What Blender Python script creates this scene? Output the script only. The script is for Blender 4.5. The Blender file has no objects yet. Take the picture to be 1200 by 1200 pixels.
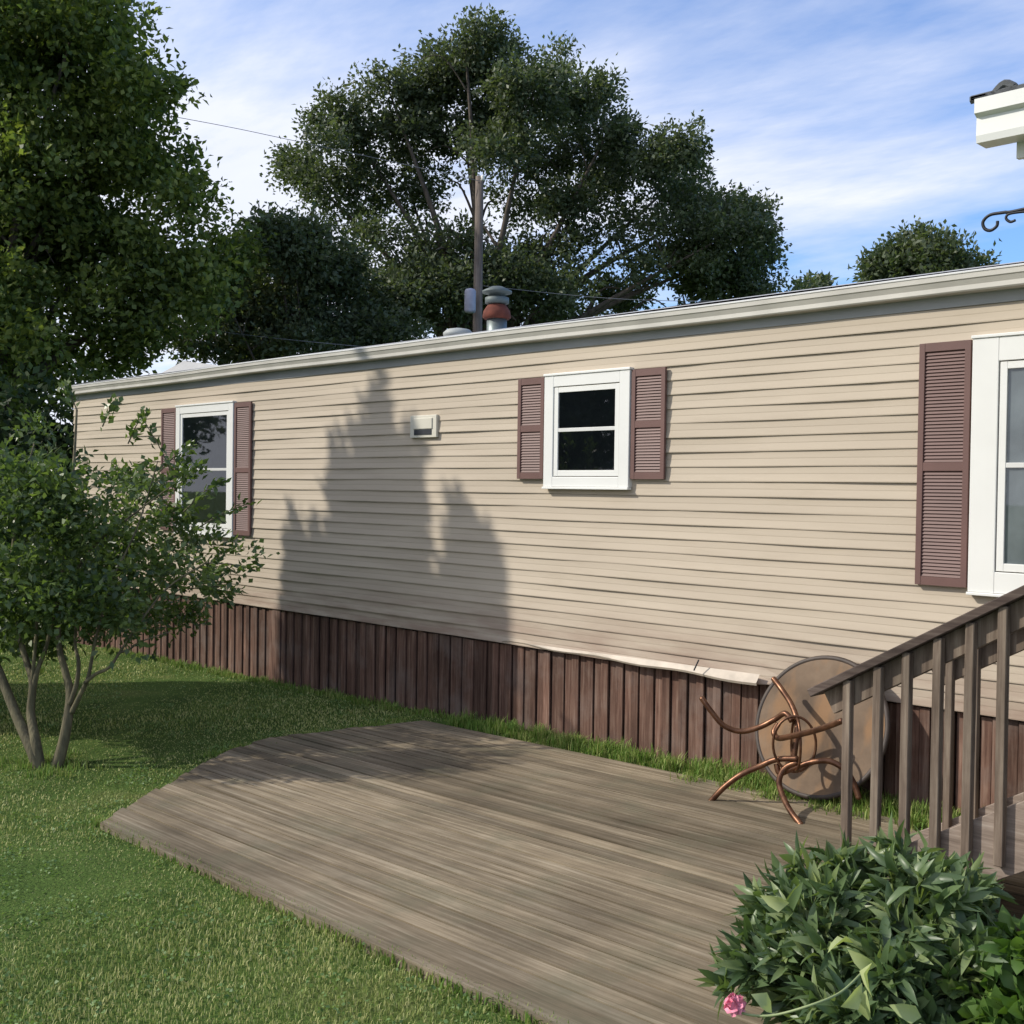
import bpy, bmesh, math, random
import numpy as np
from mathutils import Vector, Matrix
random.seed(7); rng = np.random.default_rng(11)
sc = bpy.context.scene
COL = sc.collection
PI = math.pi
R = math.radians

# ------------------------------------------------------------------ camera
F = 1330.0; CH = 1.95
def cam_basis(yaw, pitch, roll):
    r = Vector((math.cos(yaw), math.sin(yaw), 0)); w = Vector((-math.sin(yaw), math.cos(yaw), 0)); u = Vector((0, 0, 1))
    w2 = w*math.cos(pitch) - u*math.sin(pitch); u2 = u*math.cos(pitch) + w*math.sin(pitch)
    c, s = math.cos(roll), math.sin(roll)
    return r*c + u2*s, u2*c - r*s, w2
CR, CU, CW = cam_basis(R(45), R(1.08), R(0.8))
CP = Vector((0, 0, CH))
cd = bpy.data.cameras.new('camera'); cam = bpy.data.objects.new('camera', cd); COL.objects.link(cam)
cd.sensor_width = 36; cd.sensor_fit = 'HORIZONTAL'; cd.lens = F/1200*36; cd.clip_end = 2000; cd.clip_start = 0.05
M = Matrix((CR, CU, -CW)).transposed().to_4x4(); M.translation = CP
cam.matrix_world = M
sc.camera = cam
def ray(x, y): return CW + CR*((x-600)/F) - CU*((y-600)/F)
def atY(x, y, Y):
    d = ray(x, y); return CP + d*(Y/d.y)
def atD(x, y, D): return CP + ray(x, y)*D          # D metres in front of the lens
def gz(X, Y=0.0): return 0.017*(max(-18.0, min(X, -0.5))+5.2) + 0.04

# ------------------------------------------------------------------ node helpers
def mat(name):
    m = bpy.data.materials.new(name); m.use_nodes = True
    nt = m.node_tree; b = nt.nodes['Principled BSDF']
    return m, nt, b
def node(nt, t, **kw):
    n = nt.nodes.new(t)
    for k, v in kw.items():
        if k in n.inputs: n.inputs[k].default_value = v
        else: setattr(n, k, v)
    return n
def coords(nt, scale=(1, 1, 1), kind='Object'):
    tc = node(nt, 'ShaderNodeTexCoord'); mp = node(nt, 'ShaderNodeMapping'); mp.inputs['Scale'].default_value = scale
    nt.links.new(tc.outputs[kind], mp.inputs['Vector']); return mp.outputs['Vector']
def noise(nt, vec, scale, detail=4, rough=0.55):
    n = node(nt, 'ShaderNodeTexNoise'); n.inputs['Scale'].default_value = scale; n.inputs['Detail'].default_value = detail
    n.inputs['Roughness'].default_value = rough; nt.links.new(vec, n.inputs['Vector']); return n.outputs['Fac']
def ramp(nt, fac, stops):
    r = node(nt, 'ShaderNodeValToRGB'); e = r.color_ramp.elements
    while len(e) < len(stops): e.new(0.5)
    for i, (p, c) in enumerate(stops):
        e[i].position = p; e[i].color = (c[0], c[1], c[2], 1) if not isinstance(c, (int, float)) else (c, c, c, 1)
    nt.links.new(fac, r.inputs['Fac']); return r.outputs['Color']
def mix(nt, fac, a, b, mode='MIX'):
    m = node(nt, 'ShaderNodeMix', data_type='RGBA', blend_type=mode)
    for s, v in ((m.inputs[0], fac), (m.inputs[6], a), (m.inputs[7], b)):
        if isinstance(v, (int, float)): s.default_value = v
        elif isinstance(v, tuple): s.default_value = (v[0], v[1], v[2], 1)
        else: nt.links.new(v, s)
    return m.outputs[2]
def bump(nt, b, h, strength=0.3, dist=0.01):
    n = node(nt, 'ShaderNodeBump'); n.inputs['Strength'].default_value = strength; n.inputs['Distance'].default_value = dist
    nt.links.new(h, n.inputs['Height']); nt.links.new(n.outputs['Normal'], b.inputs['Normal'])
def island(nt): return node(nt, 'ShaderNodeNewGeometry').outputs['Random Per Island']

def plain(name, c, rough=0.6, var=0.12, scale=3.0, metal=0.0, bmp=0.0):
    m, nt, b = mat(name); v = coords(nt)
    n = noise(nt, v, scale, 5)
    nt.links.new(ramp(nt, n, [(0.3, tuple(x*(1-var) for x in c)), (0.7, tuple(min(1, x*(1+var)) for x in c))]), b.inputs['Base Color'])
    b.inputs['Roughness'].default_value = rough; b.inputs['Metallic'].default_value = metal
    if bmp: bump(nt, b, noise(nt, v, scale*12, 3), bmp, 0.004)
    return m
def wood(name, dark, mid, light, axis='X', rough=0.85, grime=None, isl=0.5, gs=(1.2, 22)):
    m, nt, b = mat(name)
    sc_ = {'X': (gs[0], gs[1], gs[1]), 'Z': (gs[1], gs[1], gs[0])}[axis]
    v = coords(nt, sc_); v2 = coords(nt)
    # shift the grain for every board
    add = node(nt, 'ShaderNodeVectorMath', operation='ADD'); nt.links.new(v, add.inputs[0])
    mul = node(nt, 'ShaderNodeMath', operation='MULTIPLY'); mul.inputs[1].default_value = 37.0
    i = island(nt); nt.links.new(i, mul.inputs[0]); nt.links.new(mul.outputs[0], add.inputs[1])
    g = noise(nt, add.outputs[0], 2.2, 7, 0.65)
    c = ramp(nt, g, [(0.28, dark), (0.5, mid), (0.75, light)])
    c2 = mix(nt, isl, c, ramp(nt, i, [(0.0, 0.62), (0.5, 1.0), (1.0, 1.35)]), 'MULTIPLY')
    st = ramp(nt, noise(nt, v2, 1.1, 6, 0.65), [(0.35, 0.55), (0.62, 1.2)])
    c3 = mix(nt, 0.7, c2, st, 'MULTIPLY')
    if grime:
        gm = ramp(nt, noise(nt, v2, 2.3, 6, 0.65), [(0.5, 0.0), (0.7, 0.5)])
        c3 = mix(nt, gm, c3, grime)
    nt.links.new(c3, b.inputs['Base Color']); b.inputs['Roughness'].default_value = rough
    b.inputs['Specular IOR Level'].default_value = 0.25
    bump(nt, b, g, 0.5, 0.004)
    return m
def leafmat(name, c_dark, c_light, trans=0.35, rough=0.45, clump=1.2, spec=0.4, lit_yellow=None):
    m, nt, b = mat(name)
    i = island(nt); v = coords(nt)
    n = noise(nt, v, clump, 3)
    mm = node(nt, 'ShaderNodeMath', operation='ADD'); nt.links.new(i, mm.inputs[0]); nt.links.new(n, mm.inputs[1])
    h = node(nt, 'ShaderNodeMath', operation='MULTIPLY'); nt.links.new(mm.outputs[0], h.inputs[0]); h.inputs[1].default_value = 0.5
    st = [(0.2, c_dark), (0.8, c_light)]
    if lit_yellow: st = [(0.2, c_dark), (0.62, c_light), (0.85, lit_yellow)]  # top stop paints sunlit leaf clusters and highlights into the colour
    c = ramp(nt, h.outputs[0], st)
    nt.links.new(c, b.inputs['Base Color']); b.inputs['Roughness'].default_value = rough
    b.inputs['Specular IOR Level'].default_value = spec
    t = node(nt, 'ShaderNodeBsdfTranslucent'); tc = mix(nt, 1.0, c, (1.25, 1.35, 0.55), 'MULTIPLY'); nt.links.new(tc, t.inputs['Color'])
    ms = node(nt, 'ShaderNodeMixShader'); ms.inputs[0].default_value = trans
    out = nt.nodes['Material Output']
    nt.links.new(b.outputs[0], ms.inputs[1]); nt.links.new(t.outputs[0], ms.inputs[2]); nt.links.new(ms.outputs[0], out.inputs['Surface'])
    return m

# ------------------------------------------------------------------ object helpers
def tag(o, label=None, cat=None, group=None, kind=None):
    if label: o['label'] = label
    if cat: o['category'] = cat
    if group: o['group'] = group
    if kind: o['kind'] = kind
    return o
def thing(name, label, cat, loc=(0, 0, 0), group=None):
    o = bpy.data.objects.new(name, None); COL.objects.link(o); o.location = loc; o.empty_display_size = 0.2
    bpy.context.view_layer.update()
    return tag(o, label, cat, group)
def link(me, name, material, parent=None, smooth=False):
    o = bpy.data.objects.new(name, me); COL.objects.link(o)
    if material: me.materials.append(material)
    if smooth:
        me.polygons.foreach_set('use_smooth', [True]*len(me.polygons))
    if parent is not None:
        o.parent = parent; o.matrix_parent_inverse = Matrix.Translation(-Vector(parent_loc(parent)))
    return o
def parent_loc(p):
    l = Vector(p.location)
    if p.parent is not None: l = Vector((0, 0, 0)) if p.type == 'MESH' else l
    return l
class MB:
    def __init__(s): s.bm = bmesh.new()
    def box(s, x0, x1, y0, y1, z0, z1, bev=0.0):
        b = bmesh.new()
        vs = [b.verts.new((x, y, z)) for x in (x0, x1) for y in (y0, y1) for z in (z0, z1)]
        for f in ((0, 1, 3, 2), (4, 6, 7, 5), (0, 4, 5, 1), (2, 3, 7, 6), (0, 2, 6, 4), (1, 5, 7, 3)): b.faces.new([vs[i] for i in f])
        if bev: bmesh.ops.bevel(b, geom=b.edges[:], offset=bev, segments=2, affect='EDGES', profile=0.5)
        s._merge(b); return s
    def _merge(s, b, mtx=None):
        if mtx is not None: bmesh.ops.transform(b, matrix=mtx, verts=b.verts)
        bmesh.ops.recalc_face_normals(b, faces=b.faces)
        mp = {v: s.bm.verts.new(v.co) for v in b.verts}
        for f in b.faces:
            try: s.bm.faces.new([mp[v] for v in f.verts])
            except ValueError: pass
        b.free()
    def bar(s, p0, p1, w, h, up=Vector((0, 0, 1)), bev=0.003):
        p0 = Vector(p0); p1 = Vector(p1); d = (p1-p0); L = d.length; d.normalize()
        side = d.cross(up).normalized(); u = side.cross(d).normalized()
        b = bmesh.new()
        vs = [b.verts.new(p0 + d*(L*t) + side*(w/2*a) + u*(h/2*c)) for t in (0, 1) for a in (-1, 1) for c in (-1, 1)]
        for f in ((0, 1, 3, 2), (4, 6, 7, 5), (0, 4, 5, 1), (2, 3, 7, 6), (0, 2, 6, 4), (1, 5, 7, 3)): b.faces.new([vs[i] for i in f])
        if bev: bmesh.ops.bevel(b, geom=b.edges[:], offset=bev, segments=1, affect='EDGES')
        s._merge(b); return s
    def tube(s, pts, rad, seg=8, cap=True, closed=False):
        pts = [Vector(p) for p in pts]; n = len(pts)
        if isinstance(rad, (int, float)): rad = [rad]*n
        rings = []; ref = Vector((0, 0, 1))
        d0 = (pts[1]-pts[0]).normalized()
        if abs(d0.dot(ref)) > 0.9: ref = Vector((1, 0, 0))
        for i, p in enumerate(pts):
            if closed: d = (pts[(i+1) % n]-pts[i-1]).normalized()
            else: d = (pts[min(i+1, n-1)]-pts[max(i-1, 0)]).normalized()
            a = (ref - d*ref.dot(d)).normalized(); b = d.cross(a); ref = a
            rings.append([s.bm.verts.new(p + (a*math.cos(2*PI*k/seg)+b*math.sin(2*PI*k/seg))*rad[i]) for k in range(seg)])
        for i in range(n if closed else n-1):
            A, B = rings[i], rings[(i+1) % n]
            for k in range(seg): s.bm.faces.new((A[k], A[(k+1) % seg], B[(k+1) % seg], B[k]))
        if cap and not closed:
            s.bm.faces.new(rings[0][::-1]); s.bm.faces.new(rings[-1])
        return s
    def lathe(s, c, prof, seg=24):
        c = Vector(c); rings = []
        for r, z in prof: rings.append([s.bm.verts.new(c+Vector((r*math.cos(2*PI*k/seg), r*math.sin(2*PI*k/seg), z))) for k in range(seg)])
        for A, B in zip(rings, rings[1:]):
            for k in range(seg): s.bm.faces.new((A[k], A[(k+1) % seg], B[(k+1) % seg], B[k]))
        s.bm.faces.new(rings[0][::-1]); s.bm.faces.new(rings[-1]); return s
    def poly(s, vs):
        return s.bm.faces.new([s.bm.verts.new(v) for v in vs])
    def build(s, name, material, parent=None, smooth=False, recalc=True):
        if recalc: bmesh.ops.recalc_face_normals(s.bm, faces=s.bm.faces)
        me = bpy.data.meshes.new(name); s.bm.to_mesh(me); s.bm.free()
        return link(me, name, material, parent, smooth)
def smoothpts(pts, n=6, closed=False):
    pts = [Vector(p) for p in pts]; out = []; m = len(pts)
    rngi = range(m if closed else m-1)
    for i in rngi:
        p1, p2 = pts[i], pts[(i+1) % m]
        p0 = pts[i-1] if (i > 0 or closed) else p1; p3 = pts[(i+2) % m] if (i+2 < m or closed) else p2
        for k in range(n):
            t = k/n
            out.append(0.5*((2*p1)+(p2-p0)*t+(2*p0-5*p1+4*p2-p3)*t*t+(3*p1-p0-3*p2+p3)*t**3))
    if not closed: out.append(pts[-1])
    return out
def raw_mesh(name, V, faces_n, k, material, parent=None, smooth=False):
    """V (N,3) with consecutive k-gons"""
    me = bpy.data.meshes.new(name); V = np.asarray(V, np.float32)
    me.vertices.add(len(V)); me.vertices.foreach_set('co', V.ravel())
    idx = np.asarray(faces_n, np.int32)
    me.loops.add(idx.size); me.loops.foreach_set('vertex_index', idx.ravel())
    me.polygons.add(len(idx)); me.polygons.foreach_set('loop_start', np.arange(0, idx.size, k, dtype=np.int32))
    me.update(calc_edges=True); me.validate()
    return link(me, name, material, parent, smooth)
def unit(a): return a/np.maximum(np.linalg.norm(a, axis=-1, keepdims=True), 1e-6)
def leaves_from(P, Dn, L, W, name, material, parent, bend=0.0, fold=0.25, two=False):
    """P base points, Dn unit directions, L lengths, W widths -> folded leaf quads (or bent pairs)"""
    n = len(P)
    rnd = unit(rng.normal(size=(n, 3))+np.array([0, 0, 0.6])); S = unit(np.cross(Dn, rnd)); N = unit(np.cross(S, Dn))
    L = L[:, None]; W = W[:, None]
    mid = P + Dn*L*0.45
    a = mid + S*W*0.5 + N*W*fold; b = mid - S*W*0.5 + N*W*fold
    if not two:
        tip = P + Dn*L
        V = np.stack([P, a, tip, b], 1).reshape(-1, 3); f = np.arange(n*4).reshape(-1, 4)
        return raw_mesh(name, V, f, 4, material, parent)
    base = P; m2 = P + Dn*L*0.4 - N*0; 
    q = P + Dn*L*0.75 - N*L*bend*0.5 
    a2 = q + S*W*0.36 + N*W*fold*0.7; b2 = q - S*W*0.36 + N*W*fold*0.7
    tip = P + Dn*L - N*L*bend
    V = np.stack([P, a, m2, b, a2, q, b2, tip], 1).reshape(-1, 3)
    o = (np.arange(n)*8)[:, None]
    tris = np.concatenate([o+np.array(t) for t in ((0, 1, 2), (0, 2, 3), (1, 4, 5), (1, 5, 2), (2, 5, 6), (2, 6, 3), (4, 7, 5), (5, 7, 6))])
    return raw_mesh(name, V, tris, 3, material, parent)
def crown(blobs, n_twigs, per, L, W, name, material, parent, twig=0.5, up=0.35, spread=0.12, shell=0.45, gaps=None, droop=0.0, lratio=0.7, clumps=0, csize=0.5):
    """leafy twigs in ellipsoid blobs: (center, (rx,ry,rz), weight)"""
    C = np.array([list(b[0]) for b in blobs]); Rr = np.array([b[1] for b in blobs]); w = np.array([b[2] for b in blobs], float)
    if clumps:
        nc = max(8, n_twigs//clumps)
        cc = rng.choice(len(blobs), nc, p=w/w.sum()); dc = unit(rng.normal(size=(nc, 3))); rc = rng.random(nc)**shell
        CC = C[cc] + dc*Rr[cc]*rc[:, None]; sz = csize*(0.5+0.9*rng.random(nc))
        ch = rng.integers(0, nc, n_twigs); d0 = unit(rng.normal(size=(n_twigs, 3)))
        P0 = CC[ch] + d0*sz[ch][:, None]*(rng.random(n_twigs)**0.5)[:, None]*np.array([1.15, 1.15, 0.62])
        d = unit(d0 + 0.8*dc[ch]+1e-6)
    else:
        ch = rng.choice(len(blobs), n_twigs, p=w/w.sum())
        d = unit(rng.normal(size=(n_twigs, 3))); rr = rng.random(n_twigs)**shell
        P0 = C[ch] + d*Rr[ch]*rr[:, None]*(1+0.12*rng.normal(size=(n_twigs, 1)))
    out = unit(d*np.array([1, 1, 0.7]) + np.array([0, 0, up]) + 0.45*rng.normal(size=(n_twigs, 3)))
    t = rng.random((n_twigs, per))
    P = P0[:, None, :] + out[:, None, :]*(t[..., None]*twig) + rng.normal(size=(n_twigs, per, 3))*spread - np.array([0, 0, 1])*droop*(t[..., None]**2)
    D = unit(out[:, None, :] + 0.9*rng.normal(size=(n_twigs, per, 3)) + np.array([0, 0, -0.15]))
    P = P.reshape(-1, 3); D = D.reshape(-1, 3); n = len(P)
    l = L*(lratio+0.6*rng.random(n)); ww = W*(0.7+0.6*rng.random(n))
    return leaves_from(P, D, l, ww, name, material, parent)

# ------------------------------------------------------------------ world + sun
world = bpy.data.worlds.new('World'); sc.world = world; world.use_nodes = True
SUN_EL = R(36); SH = Vector((0.68, 0.73, 0)).normalized()      # shadows run this way over the ground
wt = world.node_tree; bg = wt.nodes['Background']
sky = node(wt, 'ShaderNodeTexSky'); sky.sky_type = 'NISHITA'; sky.sun_disc = False
sky.sun_elevation = SUN_EL; sky.sun_rotation = math.atan2(-SH.x, -SH.y)
sky.air_density = 1.0; sky.dust_density = 1.0; sky.ozone_density = 2.0
tc = node(wt, 'ShaderNodeTexCoord'); sep = node(wt, 'ShaderNodeSeparateXYZ'); wt.links.new(tc.outputs['Generated'], sep.inputs[0])
def wmath(op, a, b=None):
    n = node(wt, 'ShaderNodeMath', operation=op)
    for i, v in enumerate((a, b)):
        if v is None: continue
        if isinstance(v, (int, float)): n.inputs[i].default_value = v
        else: wt.links.new(v, n.inputs[i])
    return n.outputs[0]
zz = wmath('ADD', wmath('MAXIMUM', sep.outputs['Z'], 0.0), 0.12)
cx = wmath('DIVIDE', sep.outputs['X'], zz); cy = wmath('DIVIDE', sep.outputs['Y'], zz)
comb = node(wt, 'ShaderNodeCombineXYZ'); wt.links.new(cx, comb.inputs[0]); wt.links.new(cy, comb.inputs[1])
mp = node(wt, 'ShaderNodeMapping'); mp.inputs['Rotation'].default_value = (0, 0, R(-62)); mp.inputs['Scale'].default_value = (0.36, 0.85, 1); mp.inputs['Location'].default_value = (1.35, 0.35, 0.0)
wt.links.new(comb.outputs[0], mp.inputs['Vector'])
n1 = noise(wt, mp.outputs['Vector'], 0.9, 7, 0.58); wt.nodes[-1].inputs['Distortion'].default_value = 0.8
n2 = noise(wt, mp.outputs['Vector'], 3.2, 8, 0.62)
cl = wmath('ADD', wmath('MULTIPLY', n1, 0.72), wmath('MULTIPLY', n2, 0.28))
# more cloud towards the left of the view, clearer to the right
dl = node(wt, 'ShaderNodeVectorMath', operation='DOT_PRODUCT'); wt.links.new(tc.outputs['Generated'], dl.inputs[0]); dl.inputs[1].default_value = (0.70, 0.70, 0)
cl = wmath('SUBTRACT', cl, wmath('MULTIPLY', dl.outputs['Value'], 0.24))
cover = ramp(wt, cl, [(0.36, 0.0), (0.46, 0.45), (0.56, 0.97)])
ccol = mix(wt, n2, (4.6, 4.9, 5.9), (6.0, 6.15, 6.7))
skyc = mix(wt, 1.0, sky.outputs['Color'], (0.74, 0.97, 1.30), 'MULTIPLY')
wt.links.new(mix(wt, cover, skyc, ccol), bg.inputs['Color'])
bg.inputs['Strength'].default_value = 0.145
sd = bpy.data.lights.new('sun', 'SUN'); sun = bpy.data.objects.new('sun', sd); COL.objects.link(sun)
sd.energy = 3.3; sd.angle = R(0.9); sd.color = (1.0, 0.94, 0.83)
sdir = Vector((SH.x*math.cos(SUN_EL), SH.y*math.cos(SUN_EL), -math.sin(SUN_EL)))
sun.rotation_euler = sdir.to_track_quat('-Z', 'Y').to_euler()
sc.view_settings.view_transform = 'Standard'; sc.view_settings.look = 'None'; sc.view_settings.gamma = 1; sc.view_settings.exposure = 0.27

# ------------------------------------------------------------------ materials
def siding_mat():
    m, nt, b = mat('vinyl siding'); v = coords(nt)
    base = ramp(nt, noise(nt, coords(nt, (0.35, 1, 3.0)), 1.6, 5), [(0.3, (0.455, 0.385, 0.30)), (0.7, (0.53, 0.452, 0.355))])
    g = ramp(nt, noise(nt, coords(nt, (0.8, 1, 6)), 2.2, 6, 0.65), [(0.52, 0.0), (0.78, 0.35)])
    c = mix(nt, g, base, (0.36, 0.30, 0.22))
    # wind-blown dirt near the bottom courses
    s = node(nt, 'ShaderNodeSeparateXYZ'); nt.links.new(v, s.inputs[0])
    mr = node(nt, 'ShaderNodeMapRange'); mr.inputs['From Min'].default_value = 1.15; mr.inputs['From Max'].default_value = 0.70; nt.links.new(s.outputs['Z'], mr.inputs['Value'])
    k = node(nt, 'ShaderNodeMath', operation='MULTIPLY'); nt.links.new(mr.outputs[0], k.inputs[0])
    nt.links.new(ramp(nt, noise(nt, coords(nt, (0.7, 1, 5)), 2.0, 6, 0.6), [(0.35, 0.15), (0.62, 1.0)]), k.inputs[1])
    c = mix(nt, k.outputs[0], c, (0.30, 0.215, 0.165))
    nt.links.new(c, b.inputs['Base Color']); b.inputs['Roughness'].default_value = 0.6
    b.inputs['Specular IOR Level'].default_value = 0.3
    return m
M_SIDE = siding_mat()
M_SKIRT = wood('skirting wood', (0.07, 0.036, 0.027), (0.15, 0.083, 0.060), (0.27, 0.185, 0.142), 'Z', isl=0.95, grime=(0.20, 0.16, 0.14))
M_DECK = wood('deck wood', (0.095, 0.074, 0.046), (0.195, 0.155, 0.103), (0.35, 0.295, 0.215), 'X', isl=0.9, grime=(0.125, 0.125, 0.08), gs=(0.45, 16))
M_RAILW = wood('weathered railing wood', (0.08, 0.057, 0.043), (0.16, 0.122, 0.093), (0.27, 0.22, 0.17), 'Z', isl=0.5)
M_RAILX = wood('dark railing wood', (0.045, 0.032, 0.028), (0.085, 0.062, 0.052), (0.15, 0.12, 0.10), 'X', isl=0.4)
M_STAIR = wood('stair wood', (0.13, 0.10, 0.08), (0.24, 0.19, 0.155), (0.34, 0.285, 0.24), 'X', isl=0.4)
M_WHITE = plain('white vinyl', (0.78, 0.78, 0.75), 0.4, 0.04, 2)
M_SHUT = plain('plum shutter plastic', (0.145, 0.076, 0.066), 0.55, 0.10, 4)
M_GUT = plain('weathered gutter aluminium', (0.50, 0.48, 0.43), 0.5, 0.14, 2.5)
M_LIP = plain('gutter lip', (0.66, 0.66, 0.64), 0.45, 0.08, 3)
M_FASC = plain('grey fascia', (0.36, 0.37, 0.38), 0.6, 0.1, 2)
M_ROOF = plain('pale grey roofing', (0.42, 0.42, 0.42), 0.8, 0.12, 3)
M_DARK = plain('dark interior', (0.03, 0.033, 0.04), 0.9, 0.2, 3)
M_CURT = plain('grey net curtain', (0.20, 0.225, 0.25), 0.95, 0.18, 5)
M_CURT2 = plain('pale grey curtain', (0.22, 0.235, 0.25), 0.95, 0.25, 4)
M_GALV = plain('galvanised steel', (0.17, 0.20, 0.20), 0.45, 0.15, 8, 0.5)
M_RUST = plain('rusted red steel', (0.13, 0.034, 0.02), 0.9, 0.35, 12)
M_IRON = plain('black iron', (0.02, 0.022, 0.03), 0.5, 0.2, 10, 0.3)
M_SHING = plain('asphalt shingle', (0.10, 0.105, 0.11), 0.95, 0.25, 30, bmp=0.5)
M_POLE = wood('utility pole wood', (0.08, 0.065, 0.052), (0.15, 0.12, 0.10), (0.22, 0.18, 0.15), 'Z', isl=0.1)
M_WIRE = plain('wire insulation', (0.16, 0.17, 0.19), 0.6, 0.1)
def glass_mat():
    m = bpy.data.materials.new('window glass'); m.use_nodes = True; nt = m.node_tree; nt.nodes.clear()
    o = node(nt, 'ShaderNodeOutputMaterial'); ms = node(nt, 'ShaderNodeMixShader'); t = node(nt, 'ShaderNodeBsdfTransparent'); t.inputs[0].default_value = (0.8, 0.84, 0.84, 1)
    g = node(nt, 'ShaderNodeBsdfGlossy'); g.inputs['Roughness'].default_value = 0.02
    fr = node(nt, 'ShaderNodeFresnel'); fr.inputs[0].default_value = 1.6
    v = coords(nt); bp = node(nt, 'ShaderNodeBump'); bp.inputs['Strength'].default_value = 0.04; nt.links.new(noise(nt, v, 3.0, 2), bp.inputs['Height']); nt.links.new(bp.outputs[0], g.inputs['Normal'])
    mu = node(nt, 'ShaderNodeMath', operation='MULTIPLY_ADD'); nt.links.new(fr.outputs[0], mu.inputs[0]); mu.inputs[1].default_value = 1.3; mu.inputs[2].default_value = 0.02
    nt.links.new(mu.outputs[0], ms.inputs[0]); nt.links.new(t.outputs[0], ms.inputs[1]); nt.links.new(g.outputs[0], ms.inputs[2]); nt.links.new(ms.outputs[0], o.inputs[0])
    return m
M_GLASS = glass_mat()
def copper():
    m, nt, b = mat('coppery brown metal'); v = coords(nt)
    n = noise(nt, v, 14, 5)
    nt.links.new(ramp(nt, n, [(0.3, (0.07, 0.032, 0.02)), (0.7, (0.25, 0.125, 0.07))]), b.inputs['Base Color'])
    b.inputs['Metallic'].default_value = 0.75; b.inputs['Roughness'].default_value = 0.38; bump(nt, b, noise(nt, v, 60, 3), 0.3, 0.002); return m
M_COP = copper()
def tabletop_mat():
    m, nt, b = mat('stained tabletop board'); v = coords(nt)
    a = ramp(nt, noise(nt, v, 2.4, 6, 0.6), [(0.3, (0.09, 0.06, 0.038)), (0.55, (0.18, 0.125, 0.082)), (0.75, (0.26, 0.19, 0.13))])
    o = ramp(nt, noise(nt, coords(nt, (1.3, 1, 0.5)), 3.1, 4), [(0.52, 0.0), (0.64, 0.75)])
    c = mix(nt, o, a, (0.27, 0.15, 0.07)); nt.links.new(c, b.inputs['Base Color']); b.inputs['Roughness'].default_value = 0.85
    bump(nt, b, noise(nt, v, 30, 4), 0.3, 0.004); return m
M_TOP = tabletop_mat()
def bark(name, a, c):
    m, nt, b = mat(name); v = coords(nt, (6, 6, 1.5)); n = noise(nt, v, 2.5, 7, 0.65)
    nt.links.new(ramp(nt, n, [(0.3, a), (0.7, c)]), b.inputs['Base Color']); b.inputs['Roughness'].default_value = 0.95; bump(nt, b, n, 0.8, 0.03); return m
M_BARK = bark('grey brown bark', (0.05, 0.04, 0.032), (0.16, 0.13, 0.105))
M_BARK2 = bark('mossy bark', (0.05, 0.042, 0.028), (0.20, 0.175, 0.10))
def lawn_mat():
    m, nt, b = mat('lawn soil and thatch'); v = coords(nt)
    a = ramp(nt, noise(nt, v, 1.3, 6, 0.6), [(0.3, (0.045, 0.085, 0.018)), (0.55, (0.085, 0.14, 0.032)), (0.75, (0.16, 0.18, 0.06))])
    f = ramp(nt, noise(nt, v, 40, 5, 0.7), [(0.3, 0.55), (0.7, 1.25)])
    nt.links.new(mix(nt, 1.0, a, f, 'MULTIPLY'), b.inputs['Base Color']); b.inputs['Roughness'].default_value = 1.0; b.inputs['Specular IOR Level'].default_value = 0.1
    bump(nt, b, noise(nt, v, 60, 4), 1.0, 0.02); return m
M_LAWN = lawn_mat()
def grass_mat(name, dark, mid, pale, straw=0.85):
    m, nt, b = mat(name); v = coords(nt)
    i = island(nt)
    p = noise(nt, v, 1.1, 5, 0.6)
    mm = node(nt, 'ShaderNodeMath', operation='MULTIPLY_ADD'); nt.links.new(i, mm.inputs[0]); mm.inputs[1].default_value = 0.45
    k = node(nt, 'ShaderNodeMath', operation='MULTIPLY'); nt.links.new(p, k.inputs[0]); k.inputs[1].default_value = 0.62; nt.links.new(k.outputs[0], mm.inputs[2])
    c = ramp(nt, mm.outputs[0], [(0.28, dark), (0.50, mid), (0.72, pale)])
    nt.links.new(c, b.inputs['Base Color']); b.inputs['Roughness'].default_value = 0.55; b.inputs['Specular IOR Level'].default_value = 0.25
    t = node(nt, 'ShaderNodeBsdfTranslucent'); nt.links.new(c, t.inputs['Color']); ms = node(nt, 'ShaderNodeMixShader'); ms.inputs[0].default_value = 0.35
    nt.links.new(b.outputs[0], ms.inputs[1]); nt.links.new(t.outputs[0], ms.inputs[2]); nt.links.new(ms.outputs[0], nt.nodes['Material Output'].inputs['Surface'])
    return m
M_GRASS = grass_mat('lawn blades', (0.11, 0.18, 0.04), (0.26, 0.33, 0.085), (0.56, 0.55, 0.24))
M_TALL = grass_mat('rank grass blades', (0.09, 0.18, 0.03), (0.18, 0.30, 0.05), (0.34, 0.38, 0.12))
L_BIG = leafmat('oak leaves', (0.05, 0.075, 0.04), (0.15, 0.18, 0.10), 0.35, 0.5, 0.5, 0.4)
L_MAPLE = leafmat('maple leaves', (0.055, 0.09, 0.028), (0.18, 0.23, 0.065), 0.45, 0.5, 0.5, 0.35, (0.33, 0.36, 0.09))
L_SHADED = leafmat('shaded hedge leaves', (0.018, 0.035, 0.013), (0.05, 0.08, 0.03), 0.2, 0.6, 0.8, 0.2)  # near-black greens put the shade past the house into the leaf colour
L_SMALL = leafmat('glossy small tree leaves', (0.05, 0.09, 0.03), (0.16, 0.22, 0.075), 0.4, 0.34, 1.5, 0.5)
L_CON = leafmat('conifer sprays', (0.02, 0.045, 0.018), (0.06, 0.095, 0.035), 0.1, 0.7, 1.5, 0.2)
L_PEONY = leafmat('peony leaves', (0.055, 0.10, 0.045), (0.145, 0.21, 0.09), 0.32, 0.38, 3.0, 0.45, (0.32, 0.37, 0.15))
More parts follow.
